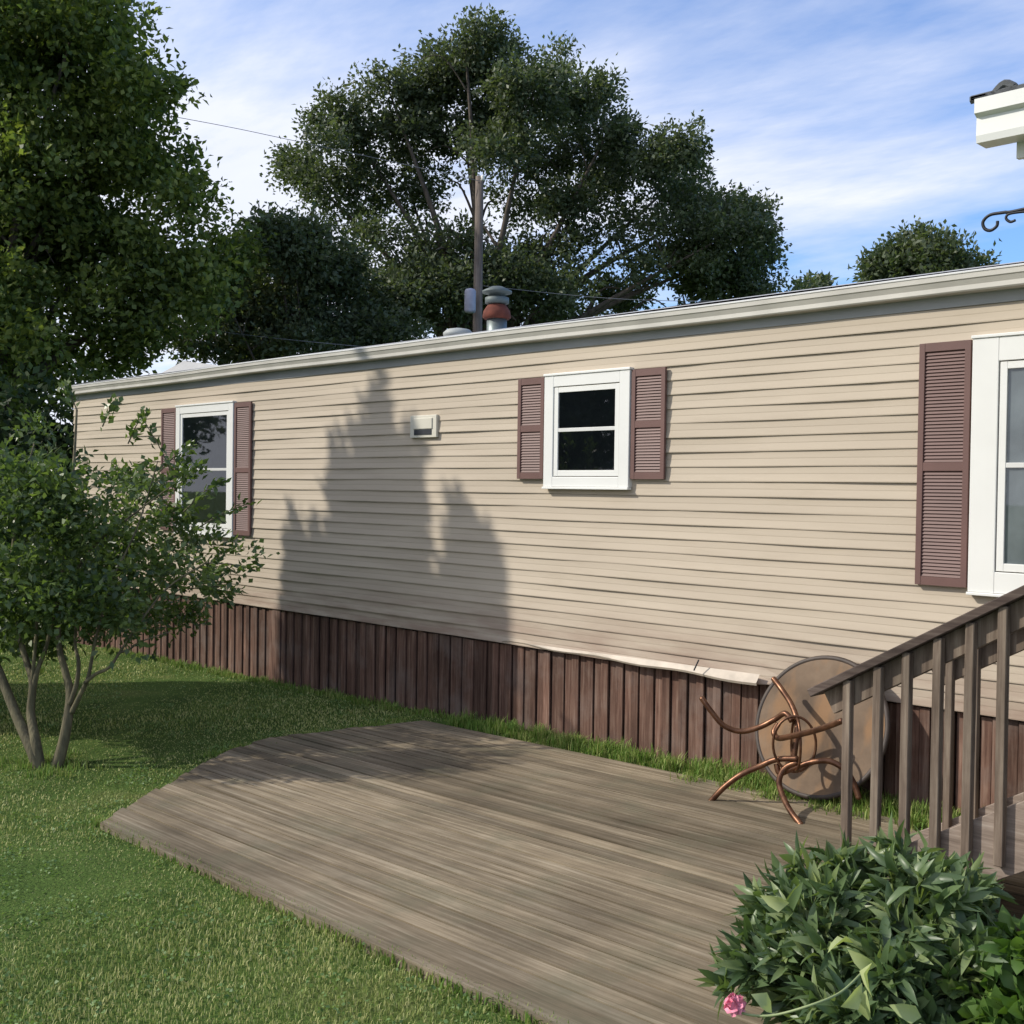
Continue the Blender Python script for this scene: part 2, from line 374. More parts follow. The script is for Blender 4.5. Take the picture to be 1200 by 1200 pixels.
L_WEED = leafmat('light green broad leaves', (0.06, 0.13, 0.03), (0.16, 0.26, 0.06), 0.35, 0.5, 3.0, 0.35)
L_PALE = leafmat('pale leaf undersides', (0.33, 0.40, 0.17), (0.48, 0.53, 0.26), 0.3, 0.5, 3.0, 0.3)
M_PINK = plain('pink petals', (0.72, 0.24, 0.33), 0.6, 0.3, 25)

# ------------------------------------------------------------------ ground
V = []; nx, ny = 60, 60
xs = np.concatenate([np.linspace(-400, -19, 12), np.linspace(-18, 6, 60), np.linspace(8, 400, 12)])
ys = np.concatenate([np.linspace(-300, -6, 8), np.linspace(-5, 12, 40), np.linspace(14, 500, 12)])
for y in ys:
    for x in xs:
        b_ = 0.012*math.sin(x*1.7+y*0.6)*math.sin(y*1.3-x*0.4) if -18 < x < 6 and -5 < y < 12 else 0
        V.append((x, y, gz(x)+b_))
n_ = len(xs); fc = [(j*n_+i, j*n_+i+1, (j+1)*n_+i+1, (j+1)*n_+i) for j in range(len(ys)-1) for i in range(n_-1)]
g = raw_mesh('ground', V, fc, 4, M_LAWN, smooth=True); tag(g, kind='structure')

DECK = [(-6.16, 2.93), (-7.24, 4.36), (-7.40, 4.86), (-7.09, 6.16), (-0.6, 6.0), (-0.6, 2.8)]
def in_deck(x, y):
    ok = (y > 2.83+0.015*(-1*(x+2.8))*0) & (y < 6.17-0.02*(x+7.1))
    lx = np.interp(y, [2.93, 4.36, 4.86, 6.16], [-6.16, -7.24, -7.40, -7.09])
    return ok & (x > lx-0.0) & (x < -0.6) & (y > np.interp(x, [-6.16, -2.7], [2.93, 2.80]))
def vg(x): return 0.017*(np.clip(x, -18, -0.5)+5.2)+0.04
def blades(name, X, Y, h, w, material, lean=0.5, label=None):
    n = len(X); z = vg(X)-0.005
    a = rng.random(n)*2*PI; ln = rng.random(n)*lean
    d = np.stack([np.cos(a), np.sin(a)], 1); side = np.stack([-d[:, 1], d[:, 0]], 1)*w[:, None]/2
    B = np.stack([X, Y], 1)
    p0 = np.column_stack([B+side, z]); p1 = np.column_stack([B-side, z])
    m = B + d*(h*ln*0.35)[:, None]
    p2 = np.column_stack([m-side*0.8, z+h*0.6]); p3 = np.column_stack([m+side*0.8, z+h*0.6])
    tip = np.column_stack([B + d*(h*ln)[:, None], z+h*(1-0.35*ln)])
    V = np.stack([p0, p1, p2, p3, tip], 1).reshape(-1, 3); o = (np.arange(n)*5)[:, None]
    T = np.concatenate([o+np.array(t) for t in ((0, 1, 2), (0, 2, 3), (3, 2, 4))])
    ob = raw_mesh(name, V, T, 3, material); tag(ob, label, 'grass', kind='stuff'); return ob
# lawn blades, denser near the viewer
def scatter(n, x0, x1, y0, y1):
    X = x0+(x1-x0)*rng.random(n); Y = y0+(y1-y0)*rng.random(n); return X, Y
X, Y = scatter(1500000, -19, -1.2, 0.2, 8.2)
dist = np.hypot(X, Y); ang = np.arctan2(-X, Y)                 # angle left of +Y
vis = (ang < R(76)) & (ang > R(15)) & (dist > 3.0)
dens = np.clip((4.6/dist)**2.0, 0.05, 1.0)
keep = vis & (rng.random(len(X)) < dens*0.8) & ~in_deck(X, Y) & ~((Y > 6.42) & (X > -16))
X, Y, dist = X[keep], Y[keep], dist[keep]
hh = (0.014+0.017*rng.random(len(X)))*(1+0.25*np.sin(X*3.1)*np.sin(Y*2.3)); ww = 0.0038*np.clip(dist/4.5, 1, 3.2)*(0.7+0.6*rng.random(len(X)))
blades('lawn_grass', X, Y, hh, ww, M_GRASS, 0.9, 'short mown green lawn around the wooden patio deck')
print('BLADES', len(X))
# rank grass along the skirting and the deck edges
def clumps(n, xf, yf, per, hmin, hmax, rad):
    cx_, cy_ = xf(n), yf(n)
    X = np.repeat(cx_, per)+rng.normal(size=n*per)*rad; Y = np.repeat(cy_, per)+rng.normal(size=n*per)*rad
    hs = np.repeat(hmin+(hmax-hmin)*rng.random(n)**1.5, per)*(0.6+0.5*rng.random(n*per)); return X, Y, hs
A = clumps(520, lambda n: -6.9+5.4*rng.random(n), lambda n: 6.20+0.24*rng.random(n), 22, 0.06, 0.15, 0.03)
B = clumps(260, lambda n: -13.5+7*rng.random(n), lambda n: 6.30+0.14*rng.random(n), 16, 0.04, 0.10, 0.03)
t_ = rng.random(400); ex = -6.2+3.7*t_; C_ = (np.repeat(ex, 10)+rng.normal(size=4000)*0.03, np.repeat(2.90-0.02*t_-0.02, 10)+rng.normal(size=4000)*0.02, 0.03+0.035*rng.random(4000))
D_ = clumps(120, lambda n: -4.4+1.9*rng.random(n), lambda n: 5.98+0.25*rng.random(n), 26, 0.07, 0.17, 0.035)
E_ = clumps(160, lambda n: -7.4+0.2*rng.random(n)-0.0, lambda n: 4.2+2.0*rng.random(n), 12, 0.03, 0.06, 0.03)
F_ = clumps(60, lambda n: -7.75+0.16*rng.normal(size=n), lambda n: 3.27+0.14*rng.normal(size=n), 22, 0.05, 0.11, 0.03)
X = np.concatenate([q[0] for q in (A, B, C_, D_, E_, F_)]); Y = np.minimum(np.concatenate([q[1] for q in (A, B, C_, D_, E_, F_)]), 6.47); hs = np.concatenate([q[2] for q in (A, B, C_, D_, E_, F_)])
blades('tall_grass', X, Y, hs, 0.007*(0.7+0.6*rng.random(len(X))), M_TALL, 0.8, 'taller unmown grass fringe between the deck and the brown skirting')

# low clover and broad weeds in the turf
nc = 420; ccx = -11+8.3*rng.random(nc); ccy = 1.3+4.9*rng.random(nc)**1.3; per = 26
X = np.repeat(ccx, per)+rng.normal(size=nc*per)*0.05; Y = np.repeat(ccy, per)+rng.normal(size=nc*per)*0.05
k_ = ~in_deck(X, Y) & (Y < 6.4); X, Y = X[k_], Y[k_]; n = len(X)
P = np.stack([X, Y, vg(X)+0.012+0.016*rng.random(n)], 1); a = rng.random(n)*2*PI
D = unit(np.stack([np.cos(a), np.sin(a), 0.15+0.3*rng.random(n)], 1))
o = leaves_from(P, D, 0.017*(0.7+0.6*rng.random(n)), 0.014*(0.7+0.6*rng.random(n)), 'clover', leafmat('clover leaves', (0.09, 0.17, 0.05), (0.24, 0.34, 0.13), 0.3, 0.5, 3.0, 0.3), None)
tag(o, 'small patches of clover and broad weeds growing in the lawn', 'clover', kind='stuff')
# ------------------------------------------------------------------ patio deck
deck = thing('patio_deck', 'low weathered grey-brown board deck lying flush in the lawn beside the house', 'deck', (-4.5, 4.5, gz(-4.5)))
b = MB(); y = 2.995; w = 0.116
def lx_at(y): return float(np.interp(y, [2.93, 4.36, 4.86, 6.16], [-6.16, -7.24, -7.40, -7.09]))
k = 0
def slab(b, x0a, x0b, x1, y0, y1, dz=0.0, th=0.03):
    def P(x, y_, t): return (x, y_, gz(x)+0.036+dz - (0 if t else th))
    top = [P(x0a, y0, 1), P(x1, y0, 1), P(x1, y1, 1), P(x0b, y1, 1)]; bot = [P(x0a, y0, 0), P(x1, y0, 0), P(x1, y1, 0), P(x0b, y1, 0)]
    tv = [b.bm.verts.new(p) for p in top]; bv = [b.bm.verts.new(p) for p in bot]
    b.bm.faces.new(tv); b.bm.faces.new(bv[::-1])
    for i in range(4): b.bm.faces.new((tv[i], bv[i], bv[(i+1) % 4], tv[(i+1) % 4]))
while y < 6.12:
    y1 = min(y+w, 6.15); xl0, xl1 = lx_at(y), lx_at(y1)
    j = random.uniform(-0.02, 0.02); joints = []
    xx = xl0 + random.choice([2.44, 3.66, 1.8, 3.0])
    xx += random.random()
    pa, pb = xl0+j, xl1+j
    for q in joints+[-0.6+0]:
        dz = random.uniform(-0.004, 0.004)
        slab(b, pa, pb, q-0.002, y, y1-0.013, dz)
        pa = pb = q+0.002
    y += w; k += 1
b.build('boards', M_DECK, deck)
b = MB()
slab(b, -6.06, -6.165, -0.6, 2.845, 2.984, 0.004, 0.09)
b.build('border_board', M_DECK, deck)
b = MB()
b.box(-6.0, -0.6, 2.9, 6.1, gz(-6)-0.05, gz(-6)+0.0015); b.build('gap_shade_slab', M_DARK, deck)  # one dark slab below the boards, its colour stands for shade in the gaps

# ------------------------------------------------------------------ mobile home
WY = 6.47; XL, XR = -14.62, 2.2
house = thing('mobile_home', 'long tan single-wide mobile home with vinyl siding, plum shutters and brown board skirting', 'mobile home', (-7, 8.6, 0))
def wob(x, k): return 0.0022*math.sin(x*1.9+k*1.3)+0.0015*math.sin(x*4.3+k*2.1)
N = 23; pitch = 0.1017; z_top = 2.845+2*pitch
gx = list(np.arange(XL, XR+0.01, 0.15))
bm = bmesh.new()
for k in range(N):
    zt = z_top-k*pitch; zb = zt-pitch
    rows = []
    # joints between the vinyl lengths break each course
    brk = XL + 1.3 + ((k//2)*1.37 % 3.6)
    prof = [(0.000, zt), (-0.004, zt-0.045), (-0.0034, zt-0.05), (-0.0105, zb+0.008), (-0.010, zb+0.001), (0.001, zb+0.002)]
    if k == N-1: prof = prof
    for (dy, z) in prof:
        r = []
        for x in gx:
            wv = wob(x, k); zz_ = z + 0.0018*math.sin(x*0.7+1)+0.0012*math.sin(x*2.9+k*0.7)
            lap = 0.003 if int((x-brk)/3.66) % 2 else 0
            flare = 0.0
            if k == N-1 and -6.6 < x < -4.08 and dy < -0.001:
                t = (x+6.6)/2.52; flare = -0.045*t*(0.3 if dy > -0.006 else 1.0); zz_ -= 0.012*t*t
            r.append(bm.verts.new((x, WY+dy+wv+lap+flare, zz_)))
        rows.append(r)
    for a, c in zip(rows, rows[1:]):
        for i in range(len(gx)-1): bm.faces.new((a[i], c[i], c[i+1], a[i+1]))
bmesh.ops.recalc_face_normals(bm, faces=bm.faces)
me = bpy.data.meshes.new('siding'); bm.to_mesh(me); bm.free(); link(me, 'siding', M_SIDE, house)
b = MB(); b.box(XL, XR, 6.485, 10.7, 0.72, 3.06); b.build('wall', M_SIDE, house)
# loose pale starter strip, kicked out at the bottom
bm = bmesh.new(); rows = [[], [], []]
for i in range(26):
    t = i/25; x = -6.55+2.46*t; o = 0.055*t**1.5; wv = 0.006*math.sin(t*19)
    z0 = 0.735+0.02*t; 
    rows[0].append(bm.verts.new((x, WY-0.014-0.045*t-0.002, z0+0.012*t))); rows[1].append(bm.verts.new((x, WY-0.018-o-0.03*t+wv, z0-0.038*t-0.004+wv))); rows[2].append(bm.verts.new((x, WY-0.010-o-0.03*t+wv, z0-0.045*t-0.014+wv)))
for a, c in zip(rows, rows[1:]):
    for i in range(25): bm.faces.new((a[i], c[i], c[i+1], a[i+1]))
me = bpy.data.meshes.new('loose_strip'); bm.to_mesh(me); bm.free(); ls = link(me, 'loose_strip', plain('bare pale vinyl', (0.50, 0.43, 0.35), 0.55, 0.2, 6), house); ls['label'] = 'loose sagging bottom strip of pale siding'
b = MB(); p = atY(813, 786, 6.34); b.bar(p, atY(819, 773, 6.36), 0.008, 0.01); b.build('strip_crack', M_DARK, house)
# skirting boards, laid board over gap
b = MB(); x = XL; i = 0
while x < XR:
    wd = random.uniform(0.068, 0.078); pr = random.uniform(0.0, 0.010)+(0.016 if i % 2 else 0)
    zt = 0.70+random.uniform(-0.008, 0.004); zb = gz(x)-0.04
    if -9.98 < x < -9.86: wd = 0.15; pr = 0.03
    lean = random.uniform(-0.004, 0.004)
    b.box(x+0.003, x+wd-0.003, WY+0.034-pr, WY+0.054-pr, zb, zt, 0.004)
    x += wd; i += 1
b.build('skirting', M_SKIRT, house)
b = MB(); b.box(XL, XR, WY+0.06, WY+0.08, -0.4, 0.74); b.box(XL, XL+0.02, WY+0.08, 10.7, -0.4, 0.74); b.build('skirting_backing', plain('brown backing board', (0.06, 0.035, 0.028), 0.9, 0.3, 6), house)
# fascia, gutter, roof
b = MB(); b.box(XL, XR, WY-0.008, WY+0.02, 3.048, 3.235); b.build('fascia', M_FASC, house)
bm = bmesh.new(); prof = [(WY-0.0085, 3.118), (WY-0.084, 3.120), (WY-0.090, 3.128), (WY-0.088, 3.155), (WY-0.100, 3.185), (WY-0.106, 3.190), (WY-0.106, 3.222), (WY-0.096, 3.224), (WY-0.096, 3.205), (WY-0.0085, 3.20)]
rows = []
gxx = list(np.arange(-14.75, XR+0.4, 0.35))
for (y_, z_) in prof: rows.append([bm.verts.new((x, y_+0.003*math.sin(x*0.9), z_+0.006*math.sin(x*0.55+0.4)+0.003*math.sin(x*1.7))) for x in gxx])
for a, c in zip(rows, rows[1:]):
    for i in range(len(gxx)-1): bm.faces.new((a[i], c[i], c[i+1], a[i+1]))
bm.faces.new([r[0] for r in rows])
bmesh.ops.recalc_face_normals(bm, faces=bm.faces)
me = bpy.data.meshes.new('gutter'); bm.to_mesh(me); bm.free(); link(me, 'gutter', M_GUT, house)
b = MB(); b.tube([(x, WY-0.104+0.003*math.sin(x*0.9), 3.226+0.006*math.sin(x*0.55+0.4)+0.003*math.sin(x*1.7)) for x in gxx], 0.008, 6); b.build('gutter_lip', M_LIP, house)
b = MB()
def roofz(y_): return 3.245+0.30*math.sin(max(0, min(1, (y_-6.4)/4.3))*PI)
yy = [6.41+4.35*i/10 for i in range(11)]
for y0, y1 in zip(yy, yy[1:]):
    b.poly([(XL-0.1, y0, roofz(y0)), (XR+0.3, y0, roofz(y0)), (XR+0.3, y1, roofz(y1)), (XL-0.1, y1, roofz(y1))])
b.poly([(XL-0.1, y_, roofz(y_)) for y_ in yy]); b.poly([(XR+0.3, y_, roofz(y_)) for y_ in yy])
b.poly([(XL-0.1, 6.41, 3.236), (XR+0.3, 6.41, 3.236), (XR+0.3, 10.76, 3.236), (XL-0.1, 10.76, 3.236)])
b.build('roof', M_ROOF, house)
b = MB(); p0 = atY(176, 430, 8.6); p1 = atY(335, 410, 8.6)
b.bm.verts.ensure_lookup_table()
tp = atY(215, 423, 8.6); z1 = tp.z
for (x0, x1, a0, a1) in ((p0.x, tp.x, 3.5, z1), (tp.x, p1.x, z1, 3.47)):
    b.poly([(x0, 8.3, 3.45), (x1, 8.3, 3.45), (x1, 8.6, a1), (x0, 8.6, a0)]); b.poly([(x0, 8.9, 3.45), (x1, 8.9, 3.45), (x1, 8.6, a1), (x0, 8.6, a0)])
b.build('roof_cap', M_ROOF, house)
# vents on the roof
cp = atY(582, 386, 8.2)
b = MB(); b.lathe((cp.x, 8.2, 3.3), [(0.105, 0), (0.105, 0.44)], 20); ch = b.build('flue_pipe', M_GALV, house, True)
b = MB(); b.lathe((cp.x, 8.2, 3.3), [(0.13, 0.42), (0.15, 0.44), (0.14, 0.50), (0.10, 0.56), (0.09, 0.57)], 20); b.build('flue_collar', M_RUST, ch, True)
b = MB(); b.lathe((cp.x, 8.2, 3.3), [(0.105, 0.575), (0.125, 0.585), (0.125, 0.64), (0.10, 0.65)], 20); b.lathe((cp.x, 8.2, 3.3), [(0.09, 0.66), (0.09, 0.68), (0.155, 0.69), (0.155, 0.71), (0.06, 0.755), (0.01, 0.76)], 20); b.build('flue_cap', plain('grey flue metal', (0.12, 0.145, 0.145), 0.6, 0.2, 6, 0.3), ch, True)
dv = atY(537, 388, 8.1)
b = MB(); b.lathe((dv.x, 8.1, 3.3), [(0.13, 0), (0.13, 0.27), (0.16, 0.28), (0.16, 0.31), (0.12, 0.345), (0.04, 0.36)], 20); b.build('roof_vent', plain('pale vent plastic', (0.36, 0.38, 0.37), 0.6, 0.1), house, True)

def shutter(x0, x1, z0, z1, label=None):
    b = MB(); y1 = WY-0.016; yf = y1-0.022; s = 0.035
    b.box(x0, x0+s, yf, y1, z0, z1, 0.002); b.box(x1-s, x1, yf, y1, z0, z1, 0.002)
    zm = (z0+z1)/2 if z1-z0 < 1 else z0+(z1-z0)*0.49
    for (a, c) in ((z0, z0+0.05), (z1-0.05, z1), (zm-0.025, zm+0.025)): b.box(x0+s, x1-s, yf+0.002, y1, a, c)
    b.box(x0+s, x1-s, y1-0.006, y1-0.002, z0+0.05, z1-0.05)
    for (a, c) in ((z0+0.052, zm-0.027), (zm+0.027, z1-0.052)):
        nl = max(3, int((c-a)/0.020)); st = (c-a)/nl
        for i in range(nl):
            za = a+i*st
            b.poly([(x0+s, yf+0.006, za), (x1-s, yf+0.006, za), (x1-s, y1-0.006, za+st*0.95), (x0+s, y1-0.006, za+st*0.95)])
            b.poly([(x0+s, yf+0.006, za), (x1-s, yf+0.006, za), (x1-s, y1-0.006, za-0.001), (x0+s, y1-0.006, za-0.001)])
    o = b.build('shutter', M_SHUT, house, recalc=False)
    if label: o['label'] = label
def window(x0, x1, z0, z1, curtain, cm, mrz, label, tr=0.085):
    yb = WY-0.012
    b = MB(); d = 0.036
    b.box(x0, x0+tr, yb-d, yb+0.03, z0, z1, 0.004); b.box(x1-tr, x1, yb-d, yb+0.03, z0, z1, 0.004)
    b.box(x0+tr, x1-tr, yb-d+0.001, yb+0.03, z1-tr*0.9, z1-0.001, 0.003); b.box(x0-0.006, x1+0.006, yb-d-0.008, yb+0.03, z1, z1+0.018, 0.003)
    b.box(x0+tr, x1-tr, yb-d+0.001, yb+0.03, z0+0.001, z0+tr*0.8, 0.003)
    f = b.build('window', M_WHITE, house); f['label'] = label
    b = MB(); b.box(x0-0.004, x1+0.004, yb-d-0.012, yb, z0-0.018, z0-0.001, 0.003); b.build('sill', M_WHITE, f)
    s = 0.04; a0, a1 = x0+tr+0.006, x1-tr-0.006; c0, c1 = z0+tr*0.8+0.006, z1-tr*0.9-0.006; ys = yb-0.028
    b = MB(); b.box(a0, a0+s, ys, ys+0.03, c0, c1, 0.002); b.box(a1-s, a1, ys, ys+0.03, c0, c1, 0.002)
    b.box(a0+s, a1-s, ys+0.001, ys+0.03, c0, c0+s*1.1, 0.002); b.box(a0+s, a1-s, ys+0.001, ys+0.03, c1-s, c1, 0.002); b.build('sash', M_WHITE, f)
    b = MB(); b.box(a0+s, a1-s, ys+0.002, ys+0.028, mrz-0.014, mrz+0.014, 0.002); b.build('meeting_rail', M_LIP, f)
    b = MB(); b.poly([(a0+s-0.004, ys+0.010, c0+s-0.004), (a1-s+0.004, ys+0.010, c0+s-0.004), (a1-s+0.004, ys+0.010, c1-s+0.004), (a0+s-0.004, ys+0.010, c1-s+0.004)]); b.build('pane', M_GLASS, f)
    b = MB()
    # curtain, or a dark backing whose colour holds the unlit room's shade
    nxs = 60; yq = ys+0.018
    for i in range(nxs):
        u0 = a0+s-0.003+(a1-a0-2*s+0.006)*i/nxs; u1 = a0+s-0.003+(a1-a0-2*s+0.006)*(i+1)/nxs
        q = lambda u: yq+(0.001*math.sin(u*70) if curtain else 0)
        b.poly([(u0, q(u0), c0+s-0.003), (u1, q(u1), c0+s-0.003), (u1, q(u1), c1-s+0.003), (u0, q(u0), c1-s+0.003)])
    b.build('curtain' if curtain else 'dark_room_backing', cm, f, recalc=False)
window(-11.85, -10.63, 1.425, 2.845, True, M_CURT, 2.135, 'tall white-framed window with grey curtain', 0.09)
window(-6.085, -5.235, 1.985, 2.84, False, M_DARK, 2.42, 'small square white-framed window with a dark backing behind the glass', 0.095)
window(-2.735, -1.50, 1.41, 2.85, True, M_CURT2, 2.13, 'tall white-framed window above the stair railing', 0.15)
shutter(-12.21, -11.87, 1.44, 2.84); shutter(-10.62, -10.30, 1.44, 2.84)
shutter(-6.385, -6.10, 2.045, 2.838); shutter(-5.225, -4.922, 2.045, 2.838)
shutter(-3.055, -2.748, 1.43, 2.848); shutter(-1.48, -1.17, 1.43, 2.848)
b = MB(); b.box(-7.72, -7.37, WY-0.035, WY-0.005, 2.40, 2.595, 0.004); ev = b.build('exhaust_vent', plain('cream vent cover', (0.62, 0.59, 0.50), 0.5, 0.06), house)
b = MB(); b.box(-7.67, -7.42, WY-0.044, WY-0.036, 2.475, 2.57, 0.004); b.build('vent_flap', plain('cream vent flap', (0.60, 0.57, 0.48), 0.5, 0.06), ev)
b = MB(); b.box(-7.66, -7.43, WY-0.040, WY-0.034, 2.425, 2.470); b.build('vent_slot', M_DARK, ev)

# ------------------------------------------------------------------ stair beside the house
st = thing('wooden_stair', 'weathered wooden stair with railings and square balusters rising to the right', 'stairs', (-2.3, 4.9, gz(-2)))
def rz(X): return 1.10+0.569*(X+2.53)
def sz(X): return 0.735+0.59*(X+1.728)
for (yy0, first, nb) in ((4.4, -2.37, 9), (5.43, -2.389, 9)):
    x0, x1 = -2.545, -1.0
    up = Vector((-0.49, 0, 0.87))
    b = MB(); b.bar((x0, yy0+0.04, rz(x0)+0.0), (x1, yy0+0.04, rz(x1)), 0.14, 0.036, up, 0.004); hr = b.build('handrail', M_RAILX, st)
    b = MB(); xa = x0+0.07; b.bar((xa, yy0+0.04, rz(xa)-0.078), (x1, yy0+0.04, rz(x1)-0.078), 0.036, 0.10, up, 0.003); b.build('rail_board', M_RAILW, st)
    for i in range(nb):
        X_ = first+0.1285*i; zb = max(sz(X_)-0.20, gz(X_)+0.0)
        b = MB(); s = -0.019 if yy0 < 5 else -0.019
        ry = yy0+0.04-0.018-0.019-0.001
        b.bar((X_, ry, zb), (X_+random.uniform(-.006, .006), ry, rz(X_)-0.022), 0.036, 0.036, Vector((0, 1, 0)), 0.003); b.build('baluster', M_RAILW, st)
    b = MB(); b.bar((-3.0, yy0+0.04, sz(-3.0)-0.12), (-1.0, yy0+0.04, sz(-1.0)-0.12), 0.038, 0.235, up, 0.003); b.build('stringer', M_STAIR, st)
for k in range(5):
    zt = 0.20+0.165*k; xn = -1.728+(zt-0.72)/0.59
    b = MB(); b.box(xn, xn+0.30, 4.462, 5.448, zt-0.038, zt, 0.004); b.build('tread', M_STAIR, st)
b = MB(); b.box(-1.45, 1.4, 4.3, 6.35, 0.86, 0.90); b.build('landing', M_STAIR, st)
for px_, py_ in ((-1.35, 4.4), (-1.35, 6.2), (1.3, 4.4), (1.3, 6.2)):
    b = MB(); b.box(px_, px_+0.09, py_, py_+0.09, gz(px_)-0.05, 0.859); b.build('landing_post', M_RAILW, st)

# ------------------------------------------------------------------ porch corner, top right
po = thing('porch_roof', 'white gutter corner of a shingled porch roof jutting in at the top right', 'porch roof', (0, 4.6, 0.9))
gx0 = -1.60; gy = 3.73
b = MB()
def gsec(xx): return [(xx, gy+0.10, 3.122), (xx, gy+0.022, 3.122), (xx, gy+0.018, 3.145), (xx, gy+0.020, 3.205), (xx, gy, 3.215), (xx, gy, 3.262), (xx, gy+0.012, 3.262), (xx, gy+0.012, 3.23), (xx, gy+0.10, 3.24)]
A_, B_ = [b.bm.verts.new(p) for p in gsec(gx0)], [b.bm.verts.new(p) for p in gsec(1.6)]
for i in range(len(A_)-1): b.bm.faces.new((A_[i], A_[i+1], B_[i+1], B_[i]))
b.bm.faces.new(A_); b.bm.faces.new(B_[::-1]); b.build('gutter', M_WHITE, po)
b = MB(); b.box(gx0+0.10, 1.55, gy+0.103, gy+0.125, 3.07, 3.245); b.box(gx0+0.10, gx0+0.122, gy+0.127, 6.3, 3.08, 3.26); b.build('fascia', M_WHITE, po)
b = MB(); b.box(gx0+0.124, 1.55, gy+0.127, 6.3, 3.085, 3.10); b.build('soffit', M_WHITE, po)
b = MB()
for j in range(14):
    y0 = gy+0.05+j*0.19; z0 = 3.268+j*0.19*0.2
    b.poly([(gx0+0.045, y0, z0), (1.65, y0, z0), (1.65, y0+0.2, z0+0.04), (gx0+0.045, y0+0.2, z0+0.04)]); b.poly([(gx0+0.045, y0, z0), (1.65, y0, z0), (1.65, y0+0.001, z0-0.012), (gx0+0.045, y0+0.001, z0-0.012)])
b.poly([(gx0+0.045, gy+0.05, 3.256), (1.65, gy+0.05, 3.256), (1.65, 6.4, 3.74), (gx0+0.045, 6.4, 3.74)])
b.tube(smoothpts([(gx0+0.05, gy+0.03, 3.272), (gx0+0.085, gy+0.03, 3.300), (gx0+0.13, gy+0.03, 3.276), (gx0+0.2, gy+0.03, 3.272), (1.6, gy+0.03, 3.272)], 4), 0.014, 6)
b.build('shingles', M_SHING, po, recalc=False)
b = MB(); p = [(-1.40, gy+0.055, 3.125), (-1.40, gy+0.055, 3.06), (-1.385, gy+0.075, 3.01), (-1.34, gy+0.12, 2.965), (-1.28, gy+0.16, 2.93), (-1.22, gy+0.17, 2.86), (-1.22, gy+0.17, 1.0)]
b.tube(smoothpts(p, 5), 0.042, 12); b.build('downspout', M_WHITE, po, True)
for px_ in (-1.13, 1.4):
    b = MB(); b.box(px_, px_+0.09, gy+0.2, gy+0.29, 0.15, 3.085); b.build('porch_post', M_WHITE, po)
br = thing('plant_hook', 'black iron scroll bracket reaching out below the porch gutter', 'plant hook', (-1.13, 3.97, 2.9))
yb = 3.97
b = MB()
b.tube(smoothpts([(-1.132, yb, atY(1200, 244, yb).z+0.03), atY(1200, 245, yb), atY(1176, 249, yb), atY(1160, 252, yb), atY(1152, 260, yb), atY(1154, 268, yb), atY(1161, 270, yb), atY(1168, 265, yb), atY(1169, 259, yb)], 6), 0.0058, 8)
b.build('arm', M_IRON, br, True)
b = MB(); b.tube(smoothpts([atY(1215, 247, yb), atY(1195, 248.5, yb), atY(1182, 251, yb), atY(1179, 256, yb), atY(1184, 260, yb), atY(1190, 258, yb)], 6), 0.0048, 8); b.build('scroll', M_IRON, br, True)
b = MB(); b.box(-1.140, -1.131, yb-0.02, yb+0.02, 2.72, 3.0); b.tube(smoothpts([(-1.14, yb, 2.74), (-1.25, yb, 2.78), (-1.38, yb, 2.9)], 5), 0.006, 8); b.build('back_plate', M_IRON, br)

# ------------------------------------------------------------------ round tabletop leaning on the skirting
c0 = Vector((-3.545, 6.235, 0.535)); nrm = Vector((0.02, -0.94, 0.34)).normalized()
tt = thing('round_tabletop', 'round tan tabletop with dark rim leaning on its edge against the skirting', 'tabletop', (-3.545, 6.1, gz(-3.5)))
q = nrm.to_track_quat('Z', 'Y').to_matrix().to_4x4(); q.translation = c0
b = MB(); b2 = bmesh.new(); bmesh.ops.create_cone(b2, cap_ends=True, segments=64, radius1=0.42, radius2=0.42, depth=0.022); b._merge(b2, q); b.build('board', M_TOP, tt)
b = MB(); ringp = [q @ Vector((0.428*math.cos(a), 0.428*math.sin(a), 0.0)) for a in np.linspace(0, 2*PI, 72, endpoint=False)]
b.tube(ringp, 0.017, 8, closed=True); b.build('rim', plain('dark rim metal', (0.055, 0.04, 0.032), 0.6, 0.3, 10), tt, True)

# ------------------------------------------------------------------ table base
tb = thing('table_base', 'coppery metal table base with curled arms and splayed legs, its top missing', 'table base', (-3.6, 5.95, gz(-3.6)))
Yc = 5.93
def arm(name, pts, r=0.0175):
    b = MB(); P = smoothpts([atY(*p) for p in pts], 7); rr = [r*1.0]*len(P); b.tube(P, rr, 10)
    for e in (P[0],):
        b.lathe((e.x, e.y, e.z-0.017), [(0.003, 0), (0.012, 0.004), (0.018, 0.013), (0.018, 0.021), (0.012, 0.03), (0.003, 0.034)], 12)
    b.build(name, M_COP, tb, True)
arm('arm', [(823, 819, 5.74), (833, 833, 5.76), (848, 850, 5.80), (868, 857, 5.86), (890, 852, 5.92), (908, 843, 5.95), (920, 836, 5.95), (928, 845, 5.94)])
arm('arm', [(907, 796, 6.12), (916, 808, 6.10), (927, 825, 6.04), (934, 845, 5.98), (933, 868, 5.94), (930, 890, 5.92)])
arm('arm', [(986, 845, 5.62), (968, 852, 5.68), (948, 858, 5.76), (926, 863, 5.84), (912, 865, 5.90), (907, 858, 5.93), (912, 848, 5.95)])
arm('leg', [(833, 939, 5.70), (848, 923, 5.73), (868, 908, 5.78), (890, 898, 5.85), (910, 890, 5.89), (935, 889, 5.92)])
arm('leg', [(938, 966, 5.63), (926, 950, 5.68), (917, 932, 5.76), (913, 915, 5.84), (920, 900, 5.90), (935, 893, 5.93)])
